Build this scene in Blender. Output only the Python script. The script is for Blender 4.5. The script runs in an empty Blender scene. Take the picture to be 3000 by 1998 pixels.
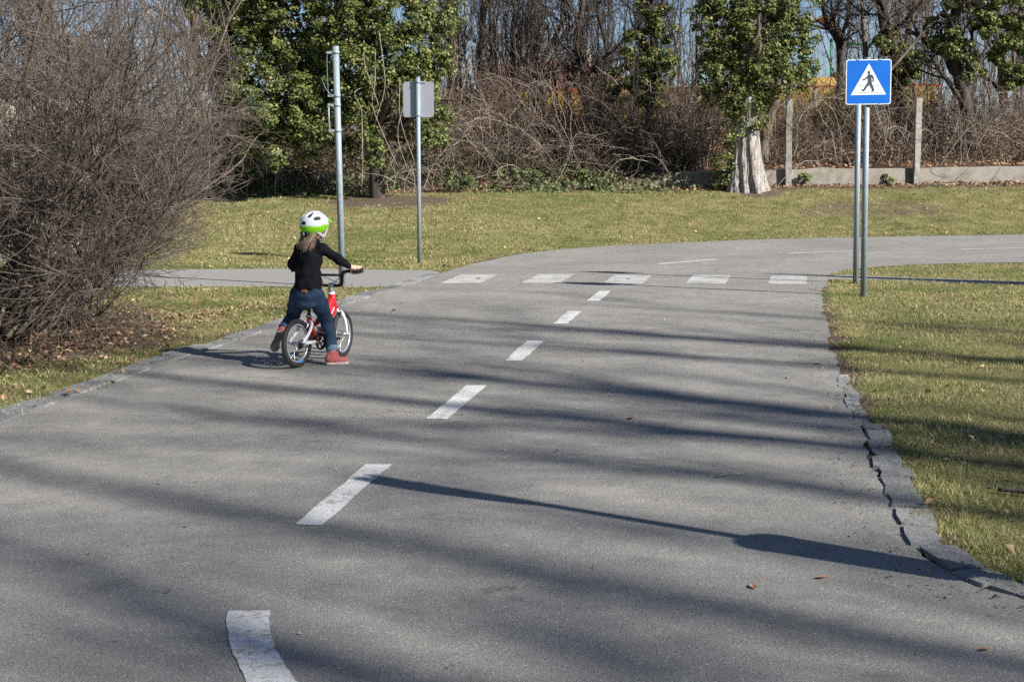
import bpy, bmesh, math
import numpy as np
from mathutils import Vector

# ------------------------------------------------------------------ camera, sky, sun, exposure
sc = bpy.context.scene
R = math.radians
COL = sc.collection
PITCH, ROLL = math.atan(392 / 3200), 0.0133
cam_d = bpy.data.cameras.new('camera')
cam = bpy.data.objects.new('camera', cam_d)
COL.objects.link(cam)
cam_d.sensor_width = 36.0
cam_d.lens = 36.0 * 3200 / 2354
cam_d.clip_end = 3000
cam_d.dof.use_dof = True
cam_d.dof.focus_distance = 10.8
cam_d.dof.aperture_fstop = 9.0
cam.location = (0, 0, 1.5)
from mathutils import Matrix
cam.rotation_euler = (Matrix.Rotation(math.pi / 2 - PITCH, 3, 'X') @ Matrix.Rotation(-ROLL, 3, 'Z')).to_euler()
sc.camera = cam

SUN_EL = R(33.0)
SUN_H = (0.797, -0.604)                      # horizontal direction towards the sun
world = bpy.data.worlds.new('World')
sc.world = world
world.use_nodes = True
wn = world.node_tree
sky = wn.nodes.new('ShaderNodeTexSky')
sky.sky_type = 'NISHITA'
sky.sun_disc = False
sky.sun_elevation = SUN_EL
sky.sun_rotation = math.atan2(SUN_H[0], SUN_H[1])
sky.air_density = 1.0
sky.altitude = 1500
sky.dust_density = 0.1
sky.ozone_density = 3.0
bg = wn.nodes['Background']
bg.inputs['Strength'].default_value = 0.05
hsv = wn.nodes.new('ShaderNodeHueSaturation')
hsv.inputs['Saturation'].default_value = 0.95
hsv.inputs['Hue'].default_value = 0.505
wn.links.new(sky.outputs[0], hsv.inputs['Color'])
wn.links.new(hsv.outputs[0], bg.inputs['Color'])
sun_d = bpy.data.lights.new('sun', 'SUN')
sun_d.energy = 5.0
sun_d.angle = R(0.53)
sun_d.color = (1.0, 0.955, 0.88)
sun = bpy.data.objects.new('sun', sun_d)
COL.objects.link(sun)
sdir = Vector((SUN_H[0] * math.cos(SUN_EL), SUN_H[1] * math.cos(SUN_EL), math.sin(SUN_EL)))
sun.rotation_euler = sdir.to_track_quat('Z', 'Y').to_euler()
sun.location = sdir * 60
vs = sc.view_settings
vs.view_transform = 'Standard'
vs.look = 'None'
vs.exposure = 0.93
vs.gamma = 1.0
sc.render.engine = 'CYCLES'
sc.cycles.use_denoising = False
sc.cycles.max_bounces = 4
sc.cycles.diffuse_bounces = 2
sc.cycles.glossy_bounces = 2
sc.cycles.use_adaptive_sampling = True
sc.cycles.adaptive_threshold = 0.02
sc.cycles.transparent_max_bounces = 6

# ------------------------------------------------------------------ helpers
rng = np.random.default_rng(7)


def tag(o, label=None, cat=None, group=None, kind=None):
    if label: o['label'] = label
    if cat: o['category'] = cat
    if group: o['group'] = group
    if kind: o['kind'] = kind
    return o


def link(o, parent=None):
    COL.objects.link(o)
    if parent is not None: o.parent = parent
    return o


def empty(name, loc=(0, 0, 0), rz=0.0, parent=None):
    o = bpy.data.objects.new(name, None)
    o.location = loc
    o.rotation_euler = (0, 0, rz)
    o.empty_display_size = 0.1
    return link(o, parent)


def mesh_np(name, V, faces, mat, parent=None, smooth=False):
    """faces: int array (n,3) or (n,4)"""
    V = np.asarray(V, dtype=np.float32)
    faces = np.asarray(faces, dtype=np.int32)
    me = bpy.data.meshes.new(name)
    n, k = faces.shape
    me.vertices.add(len(V))
    me.vertices.foreach_set('co', V.ravel())
    me.loops.add(n * k)
    me.loops.foreach_set('vertex_index', faces.ravel())
    me.polygons.add(n)
    me.polygons.foreach_set('loop_start', np.arange(n, dtype=np.int32) * k)
    if smooth:
        me.polygons.foreach_set('use_smooth', np.ones(n, dtype=bool))
    me.update(calc_edges=True)
    me.validate()
    me.materials.append(mat)
    return link(bpy.data.objects.new(name, me), parent)


def mesh_bm(name, bm, mat, parent=None, smooth=False):
    me = bpy.data.meshes.new(name)
    bm.normal_update()
    bm.to_mesh(me)
    bm.free()
    if smooth:
        me.polygons.foreach_set('use_smooth', np.ones(len(me.polygons), dtype=bool))
    me.materials.append(mat)
    return link(bpy.data.objects.new(name, me), parent)


def copy_obj(o, parent=None):
    c = o.copy()
    COL.objects.link(c)
    if parent is not None: c.parent = parent
    return c


def unit(v):
    return v / np.maximum(np.linalg.norm(v, axis=-1, keepdims=True), 1e-9)


def tubes(P, Rd, sides=3):
    """P (N,K,3) polylines, Rd (N,K) radii -> verts, quads"""
    P = np.asarray(P, float)
    Rd = np.asarray(Rd, float)
    N, K, _ = P.shape
    T = np.empty_like(P)
    T[:, 1:-1] = P[:, 2:] - P[:, :-2]
    T[:, 0] = P[:, 1] - P[:, 0]
    T[:, -1] = P[:, -1] - P[:, -2]
    T = unit(T)
    main = unit(P[:, -1] - P[:, 0])
    ref = np.where(np.abs(main[:, 2:3]) > 0.8, np.array([[1.0, 0.13, 0.0]]), np.array([[0.0, 0.11, 1.0]]))[:, None, :]
    A = unit(np.cross(T, np.broadcast_to(ref, T.shape)))
    B = np.cross(T, A)
    an = np.arange(sides) * 2 * np.pi / sides
    V = P[:, :, None, :] + Rd[:, :, None, None] * (np.cos(an)[None, None, :, None] * A[:, :, None, :] + np.sin(an)[None, None, :, None] * B[:, :, None, :])
    V = V.reshape(-1, 3)
    i = np.arange(N)[:, None, None] * K * sides
    k = np.arange(K - 1)[None, :, None] * sides
    s = np.arange(sides)[None, None, :]
    s2 = (s + 1) % sides
    a = i + k + s
    b = i + k + s2
    F = np.stack([a, b, b + sides, a + sides], -1).reshape(-1, 4)
    return V, F


def merge(parts):
    V, F, o = [], [], 0
    for v, f in parts:
        V.append(v)
        F.append(f + o)
        o += len(v)
    return np.concatenate(V), np.concatenate(F)


def catmull(pts, n):
    pts = np.asarray(pts, float)
    Q = np.vstack([2 * pts[0] - pts[1], pts, 2 * pts[-1] - pts[-2]])
    m = len(pts) - 1
    t = np.linspace(0, m, n)
    i = np.minimum(t.astype(int), m - 1)
    f = (t - i)[:, None]
    p0, p1, p2, p3 = Q[i], Q[i + 1], Q[i + 2], Q[i + 3]
    return 0.5 * (2 * p1 + (p2 - p0) * f + (2 * p0 - 5 * p1 + 4 * p2 - p3) * f * f + (3 * p1 - p0 - 3 * p2 + p3) * f ** 3)


def pipe(name, pts, r, mat, parent=None, n=None, sides=12, cap=True):
    """one smooth tube through pts; r scalar or list along pts"""
    pts = np.asarray(pts, float)
    n = n or max(2, (len(pts) - 1) * 6 + 1 if len(pts) > 2 else 2)
    rr = np.interp(np.linspace(0, 1, n), np.linspace(0, 1, len(np.atleast_1d(r))), np.atleast_1d(r)) if np.ndim(r) else np.full(n, r)
    P = catmull(pts, n) if len(pts) > 2 else np.linspace(pts[0], pts[1], n)
    V, F = tubes(P[None], rr[None], sides)
    me = bpy.data.meshes.new(name)
    faces = [tuple(map(int, f)) for f in F]
    if cap:
        faces.append(tuple(range(sides))[::-1])
        faces.append(tuple(range(len(V) - sides, len(V))))
    me.from_pydata([tuple(v) for v in V], [], faces)
    bm = bmesh.new()
    bm.from_mesh(me)
    bmesh.ops.recalc_face_normals(bm, faces=bm.faces)
    for f in bm.faces: f.smooth = len(f.verts) == 4
    bm.to_mesh(me)
    bm.free()
    me.materials.append(mat)
    return link(bpy.data.objects.new(name, me), parent)


def box_bm(bm, c, s, bev=0.0):
    r = bmesh.ops.create_cube(bm, size=1.0)
    vs_ = r['verts']
    for v in vs_:
        v.co = Vector((c[0] + v.co.x * s[0], c[1] + v.co.y * s[1], c[2] + v.co.z * s[2]))
    if bev:
        es = list({e for v in vs_ for e in v.link_edges})
        bmesh.ops.bevel(bm, geom=es, offset=bev, segments=2, affect='EDGES', profile=0.6)


def box(name, c, s, mat, parent=None, bev=0.0):
    bm = bmesh.new()
    box_bm(bm, c, s, bev)
    return mesh_bm(name, bm, mat, parent)


def plate(name, pts, y0, y1, mat, parent=None):
    """polygon given in (x,z), extruded from y0 (front) to y1 (back)"""
    bm = bmesh.new()
    f = bm.faces.new([bm.verts.new((p[0], y0, p[1])) for p in pts])
    bm.normal_update()
    if f.normal.y > 0: f.normal_flip()
    r = bmesh.ops.extrude_face_region(bm, geom=[f])
    for v in r['geom']:
        if isinstance(v, bmesh.types.BMVert): v.co.y = y1
    bmesh.ops.recalc_face_normals(bm, faces=bm.faces)
    bmesh.ops.triangulate(bm, faces=[f for f in bm.faces if len(f.verts) > 4])
    return mesh_bm(name, bm, mat, parent)


def round_rect(w, h, r, n=6):
    out = []
    for cx, cz, a0 in ((w / 2 - r, h / 2 - r, 0), (-w / 2 + r, h / 2 - r, 90), (-w / 2 + r, -h / 2 + r, 180), (w / 2 - r, -h / 2 + r, 270)):
        for i in range(n + 1):
            a = R(a0 + 90 * i / n)
            out.append((cx + r * math.cos(a), cz + r * math.sin(a)))
    return out


def inside(poly, x, y):
    poly = np.asarray(poly)
    r = np.zeros(x.shape, bool)
    j = len(poly) - 1
    for i in range(len(poly)):
        xi, yi = poly[i]
        xj, yj = poly[j]
        c = ((yi > y) != (yj > y)) & (x < (xj - xi) * (y - yi) / (yj - yi + 1e-12) + xi)
        r ^= c
        j = i
    return r


def dist_poly(line, x, y):
    line = np.asarray(line, float)
    d = np.full(x.shape, 1e9)
    for a, b in zip(line[:-1], line[1:]):
        ab = b - a
        t = np.clip(((x - a[0]) * ab[0] + (y - a[1]) * ab[1]) / (ab @ ab + 1e-12), 0, 1)
        d = np.minimum(d, np.hypot(x - a[0] - t * ab[0], y - a[1] - t * ab[1]))
    return d


_sw = [(np.random.default_rng(90 + i).normal(size=2), np.random.default_rng(50 + i).uniform(0, 6.28)) for i in range(10)]


def wob(x, y, s=1.0):
    """cheap smooth noise, about -1..1"""
    r = 0
    for i, (k, p) in enumerate(_sw):
        r = r + np.sin((x * k[0] + y * k[1]) * s * (0.6 + 0.35 * i) + p) / (1 + 0.25 * i)
    return r / 3.2


# ------------------------------------------------------------------ materials
def nodes(name):
    m = bpy.data.materials.new(name)
    m.use_nodes = True
    t = m.node_tree
    return m, t, t.nodes['Principled BSDF']


def N(t, kind, **kw):
    n = t.nodes.new(kind)
    for k, v in kw.items():
        if k in n.inputs: n.inputs[k].default_value = v
        else: setattr(n, k, v)
    return n


def ramp(t, fac, stops):
    r = t.nodes.new('ShaderNodeValToRGB')
    e = r.color_ramp.elements
    while len(e) < len(stops): e.new(0.5)
    for el, (p, c) in zip(e, stops):
        el.position = p
        el.color = (*c, 1) if len(c) == 3 else c
    t.links.new(fac, r.inputs[0])
    return r.outputs[0]


def mixc(t, fac, a, b, blend='MIX'):
    m = t.nodes.new('ShaderNodeMix')
    m.data_type = 'RGBA'
    m.blend_type = blend
    for s, v in ((m.inputs[0], fac), (m.inputs[6], a), (m.inputs[7], b)):
        if isinstance(v, (int, float)): s.default_value = v
        elif isinstance(v, tuple): s.default_value = (*v, 1)
        else: t.links.new(v, s)
    return m.outputs[2]


def noise(t, scale, detail=3, rough=0.55, vec=None, dist=0.0):
    n = N(t, 'ShaderNodeTexNoise', Scale=scale, Detail=detail, Roughness=rough, Distortion=dist)
    if vec is None:
        g = t.nodes.get('pos') or N(t, 'ShaderNodeNewGeometry', name='pos')
        vec = g.outputs['Position']
    t.links.new(vec, n.inputs['Vector'])
    return n.outputs['Fac']


def bump(t, bs, h, strength=0.3, dist=0.01):
    b = N(t, 'ShaderNodeBump', Strength=strength, Distance=dist)
    t.links.new(h, b.inputs['Height'])
    t.links.new(b.outputs[0], bs.inputs['Normal'])


def plain(name, c, rough=0.5, metal=0.0, var=0.12, scale=14.0, bmp=0.0, spec=0.5, coat=0.0):
    m, t, b = nodes(name)
    lo = tuple(x * (1 - var) for x in c)
    hi = tuple(min(1, x * (1 + var)) for x in c)
    f = noise(t, scale, 4)
    t.links.new(ramp(t, f, [(0.3, lo), (0.7, hi)]), b.inputs['Base Color'])
    b.inputs['Roughness'].default_value = rough
    b.inputs['Metallic'].default_value = metal
    b.inputs['Specular IOR Level'].default_value = spec
    b.inputs['Coat Weight'].default_value = coat
    if bmp: bump(t, b, noise(t, scale * 4, 5), bmp)
    return m


def leafy(name, stops, rough=0.45, trans=0.2, patch=None, spec=0.5):
    """many small faces: colour varies per leaf and by patch of ground"""
    m, t, b = nodes(name)
    g = N(t, 'ShaderNodeNewGeometry', name='pos')
    col = ramp(t, g.outputs['Random Per Island'], stops)
    if patch:
        f = ramp(t, noise(t, patch[0], 3), [(patch[2], (0, 0, 0)), (patch[3], (1, 1, 1))])
        col = mixc(t, f, col, mixc(t, 0.75, col, patch[1]))
    t.links.new(col, b.inputs['Base Color'])
    b.inputs['Roughness'].default_value = rough
    b.inputs['Specular IOR Level'].default_value = spec
    if trans:
        tr = N(t, 'ShaderNodeBsdfTranslucent')
        t.links.new(col, tr.inputs['Color'])
        mx = N(t, 'ShaderNodeMixShader')
        mx.inputs[0].default_value = trans
        out = t.nodes['Material Output']
        t.links.new(b.outputs[0], mx.inputs[1])
        t.links.new(tr.outputs[0], mx.inputs[2])
        t.links.new(mx.outputs[0], out.inputs['Surface'])
    return m


def asphalt_nodes(t, b, tone=1.0):
    big = noise(t, 0.55, 4, 0.6)
    mid = noise(t, 5.0, 5, 0.6)
    gr = noise(t, 120.0, 3, 0.75)
    v = N(t, 'ShaderNodeTexVoronoi', Scale=130.0)
    t.links.new(t.nodes['pos'].outputs['Position'], v.inputs['Vector'])
    c0 = tuple(x * tone for x in (0.190, 0.186, 0.176))
    c1 = tuple(x * tone for x in (0.270, 0.263, 0.246))
    col = ramp(t, big, [(0.3, c0), (0.7, c1)])
    col = mixc(t, 1.0, col, ramp(t, mid, [(0.3, (0.86, 0.86, 0.87)), (0.7, (1.12, 1.11, 1.09))]), 'MULTIPLY')
    col = mixc(t, 1.0, col, ramp(t, gr, [(0.3, (0.45, 0.46, 0.47)), (0.5, (1, 1, 1)), (0.7, (1.65, 1.63, 1.60))]), 'MULTIPLY')
    sep = N(t, 'ShaderNodeSeparateColor')
    t.links.new(v.outputs['Color'], sep.inputs[0])
    chip = ramp(t, sep.outputs[0], [(0.0, (0.62, 0.62, 0.64)), (0.12, (1, 1, 1)), (0.93, (1, 1, 1)), (0.985, (1.9, 1.87, 1.8))])
    col = mixc(t, 0.6, col, chip, 'MULTIPLY')
    # worn tracks, stains and hairline cracks
    st = noise(t, 1.7, 5, 0.65, dist=1.2)
    col = mixc(t, 1.0, col, ramp(t, st, [(0.30, (0.80, 0.80, 0.81)), (0.42, (1, 1, 1)), (0.62, (1, 1, 1)), (0.74, (1.14, 1.13, 1.10))]), 'MULTIPLY')
    cv = N(t, 'ShaderNodeTexVoronoi', Scale=0.34, feature='DISTANCE_TO_EDGE')
    wv = N(t, 'ShaderNodeVectorMath', operation='ADD')
    nn = N(t, 'ShaderNodeTexNoise', Scale=1.6, Detail=6, Roughness=0.65)
    t.links.new(t.nodes['pos'].outputs['Position'], nn.inputs['Vector'])
    sc_n = N(t, 'ShaderNodeVectorMath', operation='SCALE')
    sc_n.inputs['Scale'].default_value = 0.9
    t.links.new(nn.outputs['Color'], sc_n.inputs[0])
    t.links.new(t.nodes['pos'].outputs['Position'], wv.inputs[0])
    t.links.new(sc_n.outputs[0], wv.inputs[1])
    t.links.new(wv.outputs[0], cv.inputs['Vector'])
    crk = N(t, 'ShaderNodeMath', operation='MULTIPLY')
    t.links.new(ramp(t, cv.outputs['Distance'], [(0.0, (1, 1, 1)), (0.0035, (0, 0, 0))]), crk.inputs[0])
    t.links.new(ramp(t, noise(t, 0.8, 3), [(0.52, (0, 0, 0)), (0.62, (0.75, 0.75, 0.75))]), crk.inputs[1])
    col = mixc(t, crk.outputs[0], col, (0.05, 0.048, 0.045))
    v2 = N(t, 'ShaderNodeTexVoronoi', Scale=26.0)
    t.links.new(t.nodes['pos'].outputs['Position'], v2.inputs['Vector'])
    sep2 = N(t, 'ShaderNodeSeparateColor')
    t.links.new(v2.outputs['Color'], sep2.inputs[0])
    grit = N(t, 'ShaderNodeMath', operation='MULTIPLY')
    t.links.new(ramp(t, sep2.outputs[1], [(0.955, (0, 0, 0)), (0.96, (1, 1, 1))]), grit.inputs[0])
    t.links.new(ramp(t, v2.outputs['Distance'], [(0.10, (1, 1, 1)), (0.16, (0, 0, 0))]), grit.inputs[1])
    col = mixc(t, grit.outputs[0], col, (0.48, 0.46, 0.42))
    return col, gr, v


def make_asphalt():
    m, t, b = nodes('asphalt')
    col, gr, v = asphalt_nodes(t, b)
    t.links.new(col, b.inputs['Base Color'])
    b.inputs['Roughness'].default_value = 0.82
    b.inputs['Specular IOR Level'].default_value = 0.35
    bump(t, b, gr, 0.55, 0.006)
    return m


def make_paint(name, wear, paint=(0.66, 0.66, 0.65), edge=None):
    m, t, b = nodes(name)
    col, gr, v = asphalt_nodes(t, b)
    w1 = noise(t, 38.0, 5, 0.75)
    w2 = noise(t, 3.0, 3, 0.6)
    add = N(t, 'ShaderNodeMath', operation='MULTIPLY_ADD')
    t.links.new(w2, add.inputs[0])
    add.inputs[1].default_value = 0.55
    t.links.new(w1, add.inputs[2])
    k = ramp(t, add.outputs[0], [(wear - 0.06, (0, 0, 0)), (wear + 0.10, (1, 1, 1))])
    pc = mixc(t, 1.0, paint, ramp(t, noise(t, 60, 3), [(0.3, (0.82, 0.82, 0.82)), (0.7, (1.05, 1.05, 1.05))]), 'MULTIPLY')
    if edge:
        pc = mixc(t, ramp(t, noise(t, 7.0, 4, 0.7), [(0.52, (0, 0, 0)), (0.66, (1, 1, 1))]), pc, edge)
    t.links.new(mixc(t, k, col, pc), b.inputs['Base Color'])
    b.inputs['Roughness'].default_value = 0.7
    bump(t, b, gr, 0.4, 0.005)
    return m


def make_ground():
    m, t, b = nodes('soil_and_turf')
    at = N(t, 'ShaderNodeAttribute', attribute_name='litter')
    big = noise(t, 0.35, 4, 0.6)
    mid = noise(t, 2.2, 5, 0.65)
    fine = noise(t, 34.0, 4, 0.7)
    turf = ramp(t, mid, [(0.3, (0.095, 0.105, 0.04)), (0.5, (0.17, 0.155, 0.07)), (0.68, (0.26, 0.22, 0.12))])
    turf = mixc(t, 1.0, turf, ramp(t, fine, [(0.3, (0.6, 0.6, 0.6)), (0.7, (1.35, 1.35, 1.3))]), 'MULTIPLY')
    dirt = ramp(t, noise(t, 17.0, 5, 0.75), [(0.3, (0.055, 0.042, 0.032)), (0.5, (0.115, 0.088, 0.066)), (0.72, (0.215, 0.165, 0.115))])
    s = N(t, 'ShaderNodeMath', operation='MULTIPLY_ADD')
    t.links.new(noise(t, 3.1, 5, 0.7), s.inputs[0])
    s.inputs[1].default_value = 0.9
    t.links.new(at.outputs['Fac'], s.inputs[2])
    f = ramp(t, s.outputs[0], [(0.72, (0, 0, 0)), (0.95, (1, 1, 1))])
    t.links.new(mixc(t, f, turf, dirt), b.inputs['Base Color'])
    b.inputs['Roughness'].default_value = 0.95
    b.inputs['Specular IOR Level'].default_value = 0.1
    bump(t, b, fine, 0.8, 0.03)
    return m


def make_stone(name, c, rough=0.85, scale=9.0, b_=0.6):
    m, t, b = nodes(name)
    oi = N(t, 'ShaderNodeObjectInfo')
    lo = tuple(x * 0.62 for x in c)
    hi = tuple(x * 1.25 for x in c)
    col = ramp(t, noise(t, scale, 6, 0.7, dist=0.6), [(0.3, lo), (0.5, c), (0.72, hi)])
    col = mixc(t, 1.0, col, ramp(t, noise(t, 90, 3, 0.7), [(0.3, (0.75, 0.75, 0.75)), (0.7, (1.2, 1.2, 1.2))]), 'MULTIPLY')
    col = mixc(t, 1.0, col, ramp(t, oi.outputs['Random'], [(0, (0.62, 0.63, 0.65)), (1, (1.15, 1.13, 1.10))]), 'MULTIPLY')
    col = mixc(t, ramp(t, noise(t, 1.6, 5, 0.7), [(0.56, (0, 0, 0)), (0.7, (0.8, 0.8, 0.8))]), col, (0.11, 0.10, 0.06))
    t.links.new(col, b.inputs['Base Color'])
    b.inputs['Roughness'].default_value = rough
    bump(t, b, noise(t, scale * 3, 6, 0.7), b_, 0.02)
    return m


def make_bark(name, lo, hi, scale=6.0, stretch=0.16, b_=0.7, dark=None):
    m, t, b = nodes(name)
    g = N(t, 'ShaderNodeNewGeometry', name='pos')
    mp = N(t, 'ShaderNodeMapping')
    mp.inputs['Scale'].default_value = (1, 1, stretch)
    t.links.new(g.outputs['Position'], mp.inputs['Vector'])
    f = noise(t, scale, 6, 0.7, mp.outputs[0], 0.4)
    col = ramp(t, f, [(0.34, lo), (0.62, hi)])
    if dark:
        f2 = noise(t, scale * 1.7, 4, 0.6, mp.outputs[0], 0.8)
        col = mixc(t, ramp(t, f2, [(0.36, (1, 1, 1)), (0.46, (0, 0, 0))]), col, dark)
    t.links.new(col, b.inputs['Base Color'])
    b.inputs['Roughness'].default_value = 0.9
    b.inputs['Specular IOR Level'].default_value = 0.2
    bump(t, b, f, b_, 0.05)
    return m


M = {}
M['asphalt'] = make_asphalt()
M['path'] = plain('path_asphalt', (0.25, 0.243, 0.237), 0.9, var=0.2, scale=30, bmp=0.4, spec=0.3)
M['paint'] = make_paint('road_paint', 0.655)
M['paint_worn'] = make_paint('worn_crossing_paint', 0.71, (0.50, 0.50, 0.49))
M['paint_old'] = make_paint('old_thick_road_paint', 0.63, (0.66, 0.66, 0.66), edge=(0.40, 0.36, 0.22))
M['ground'] = make_ground()
M['stone'] = make_stone('granite_kerb', (0.255, 0.258, 0.26), scale=13.0)
M['concrete'] = make_stone('weathered_concrete', (0.29, 0.26, 0.22), scale=3.0, b_=0.4)
M['post_concrete'] = make_stone('post_concrete', (0.36, 0.345, 0.31), scale=7.0, b_=0.4)
M['galv'] = plain('galvanised_steel', (0.25, 0.30, 0.335), 0.55, 0.15, 0.18, 40)
M['alu'] = plain('sheet_aluminium', (0.36, 0.38, 0.41), 0.5, 0.45, 0.06, 5)
M['sign_blue'] = plain('sign_blue', (0.003, 0.115, 0.50), 0.35, var=0.05, scale=6, spec=0.4)
M['sign_white'] = plain('sign_white', (0.66, 0.70, 0.74), 0.4, var=0.04, scale=6)
M['sign_black'] = plain('sign_black', (0.035, 0.045, 0.06), 0.45, var=0.1)
M['sign_yellow'] = plain('sign_yellow', (0.75, 0.45, 0.03), 0.4, var=0.05)
M['twig'] = make_bark('twig_bark', (0.028, 0.0225, 0.019), (0.185, 0.150, 0.125), 6.0, 1.0, 0.2)
M['twig_pale'] = make_bark('pale_stem', (0.17, 0.145, 0.12), (0.36, 0.31, 0.26), 12.0, 1.0, 0.2)
M['bramble'] = make_bark('bramble_stem', (0.035, 0.026, 0.021), (0.20, 0.15, 0.12), 5.0, 1.0, 0.2)
M['bark_dark'] = make_bark('dark_bark', (0.022, 0.018, 0.016), (0.085, 0.07, 0.06), 7.0)
M['bark_brown'] = make_bark('brown_bark', (0.07, 0.055, 0.045), (0.19, 0.15, 0.12), 8.0)
M['bark_pale'] = make_bark('bleached_trunk', (0.14, 0.12, 0.108), (0.47, 0.44, 0.42), 17.0, 0.09, 1.0, dark=(0.055, 0.045, 0.038))
M['ivy'] = leafy('ivy_leaf', [(0.0, (0.024, 0.043, 0.011)), (0.35, (0.075, 0.105, 0.024)), (0.75, (0.17, 0.195, 0.05)), (1.0, (0.31, 0.29, 0.12))], 0.55, 0.2, spec=0.3)
M['ivy_dark'] = leafy('dull_ivy_leaf', [(0.0, (0.035, 0.055, 0.02)), (0.6, (0.10, 0.13, 0.045)), (1.0, (0.21, 0.215, 0.10))], 0.6, 0.15, spec=.3)
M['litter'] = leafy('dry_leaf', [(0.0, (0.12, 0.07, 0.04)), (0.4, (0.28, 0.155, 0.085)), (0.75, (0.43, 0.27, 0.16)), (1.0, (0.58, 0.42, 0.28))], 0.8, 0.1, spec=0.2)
M['litter_dark'] = leafy('dark_dry_leaf', [(0.0, (0.06, 0.036, 0.024)), (0.5, (0.15, 0.088, 0.055)), (0.85, (0.25, 0.16, 0.105)), (1.0, (0.40, 0.29, 0.20))], 0.85, 0.1, spec=0.2)  # darker, less orange leaf tones for the litter under the left shrubs
M['crumb'] = leafy('soil_crumb', [(0.0, (0.05, 0.038, 0.028)), (0.6, (0.13, 0.10, 0.07)), (1.0, (0.26, 0.20, 0.14))], 0.9, 0.0, spec=0.1)
M['grass'] = leafy('turf_blade', [(0.0, (0.12, 0.165, 0.035)), (0.30, (0.22, 0.235, 0.07)), (0.44, (0.42, 0.365, 0.17)), (1.0, (0.66, 0.57, 0.34))], 0.7, 0.35, patch=(1.1, (0.09, 0.175, 0.03), 0.46, 0.62), spec=0.25)
M['grass_far'] = leafy('far_turf_blade', [(0.0, (0.13, 0.17, 0.04)), (0.35, (0.235, 0.245, 0.08)), (0.55, (0.38, 0.335, 0.16)), (1.0, (0.60, 0.52, 0.31))], 0.7, 0.35, patch=(0.5, (0.095, 0.18, 0.03), 0.46, 0.62), spec=0.25)

# ------------------------------------------------------------------ layout of the ground
LEFT_IN = [(-6.2, -14), (-4.2, 2.0), (-3.60, 5.6), (-3.14, 8.4), (-2.94, 9.62), (-2.80, 10.74), (-2.65, 11.63), (-2.46, 12.58), (-2.22, 13.89), (-1.88, 15.69), (-1.58, 17.47), (-1.28, 18.9), (-1.04, 20.55)]
FAR_EDGE = [(-0.55, 22.7), (0.2, 25.02), (1.47, 26.84), (2.83, 27.77), (4.73, 28.75), (6.62, 29.2), (8.47, 29.35), (10.83, 29.5), (40, 29.8)]
RIGHT_FAR = [(40, 21.4), (12, 21.2), (7.79, 21.12), (6.78, 21.08), (5.71, 20.80), (4.75, 19.9), (4.28, 18.74)]
RIGHT = [(3.90, 17.38), (3.51, 15.66), (3.06, 13.44), (2.50, 10.69), (2.13, 8.70), (1.97, 7.69), (1.81, 6.78), (1.66, 5.99), (1.57, 5.35), (1.60, 4.99), (1.70, 4.74), (1.90, 4.50), (2.5, 4.1), (4.0, 3.5), (8.0, 2.4), (16, 0.6)]


def dense(line, step=0.25, jit=0.0, seed=1):
    r_ = np.random.default_rng(seed)
    line = np.asarray(line, float)
    L = np.r_[0, np.cumsum(np.hypot(*np.diff(line, axis=0).T))]
    n = int(L[-1] / step)
    P = catmull(line, n * 2)
    L2 = np.r_[0, np.cumsum(np.hypot(*np.diff(P, axis=0).T))]
    u = np.linspace(0, L2[-1], n)
    P = np.c_[np.interp(u, L2, P[:, 0]), np.interp(u, L2, P[:, 1])]
    return P + r_.normal(0, jit, P.shape) if jit else P


left_d = dense(LEFT_IN, 0.25, 0.006)
right_d = dense(RIGHT, 0.18, 0.018, 3)
ROAD = np.vstack([left_d, dense(FAR_EDGE, 0.4, 0.02, 5), RIGHT_FAR[:1], dense(RIGHT_FAR[1:], 0.25, 0.02, 6), right_d, [(16, -14)]])
PATH_L = np.array([(-1.05, 20.7), (-1.20, 21.12), (-3.27, 21.95), (-5.02, 22.13), (-14, 22.9), (-14, 19.9), (-4.24, 18.68), (-3.10, 18.5), (-1.9, 18.2), (-1.30, 18.4)])
PATH_R = np.array([(4.02, 18.55), (4.9, 18.30), (10.2, 14.32), (10.5, 14.72), (5.2, 18.72), (4.6, 19.25), (4.2, 18.9)])


def smooth(t):
    t = np.clip(t, 0, 1)
    return t * t * (3 - 2 * t)


def terr(x, y):
    ys = np.interp(x, [-40, -9, -7, -2, -0.6, 0.2, 1.5, 4.7, 8, 11, 60], [30, 30, 25, 23.3, 23.6, 25.8, 27.6, 29.4, 30.0, 30.1, 30.2])
    t = np.clip((y - ys) / (36.0 - ys), 0, 1)
    z = 1.0 * (0.45 * smooth(t) + 0.55 * t)
    z = z + np.where((y > ys + 0.8) & (y < 36), 0.03 * wob(x, y, 1.1) * smooth((y - ys) / 3), 0)
    wd = np.interp(x, [2.5, 3.9], [1.1, 0.12])
    up = 0.42 * np.clip((y - 36.06) / wd, 0, 1) + 1.25 * smooth((y - 36.2) / 5.5) + np.where(y > 36.4, 0.07 * wob(x, y, 1.5), 0) * smooth((y - 36.4) / 1.0)
    return z + np.where(y > 36.05, up, 0)


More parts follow.
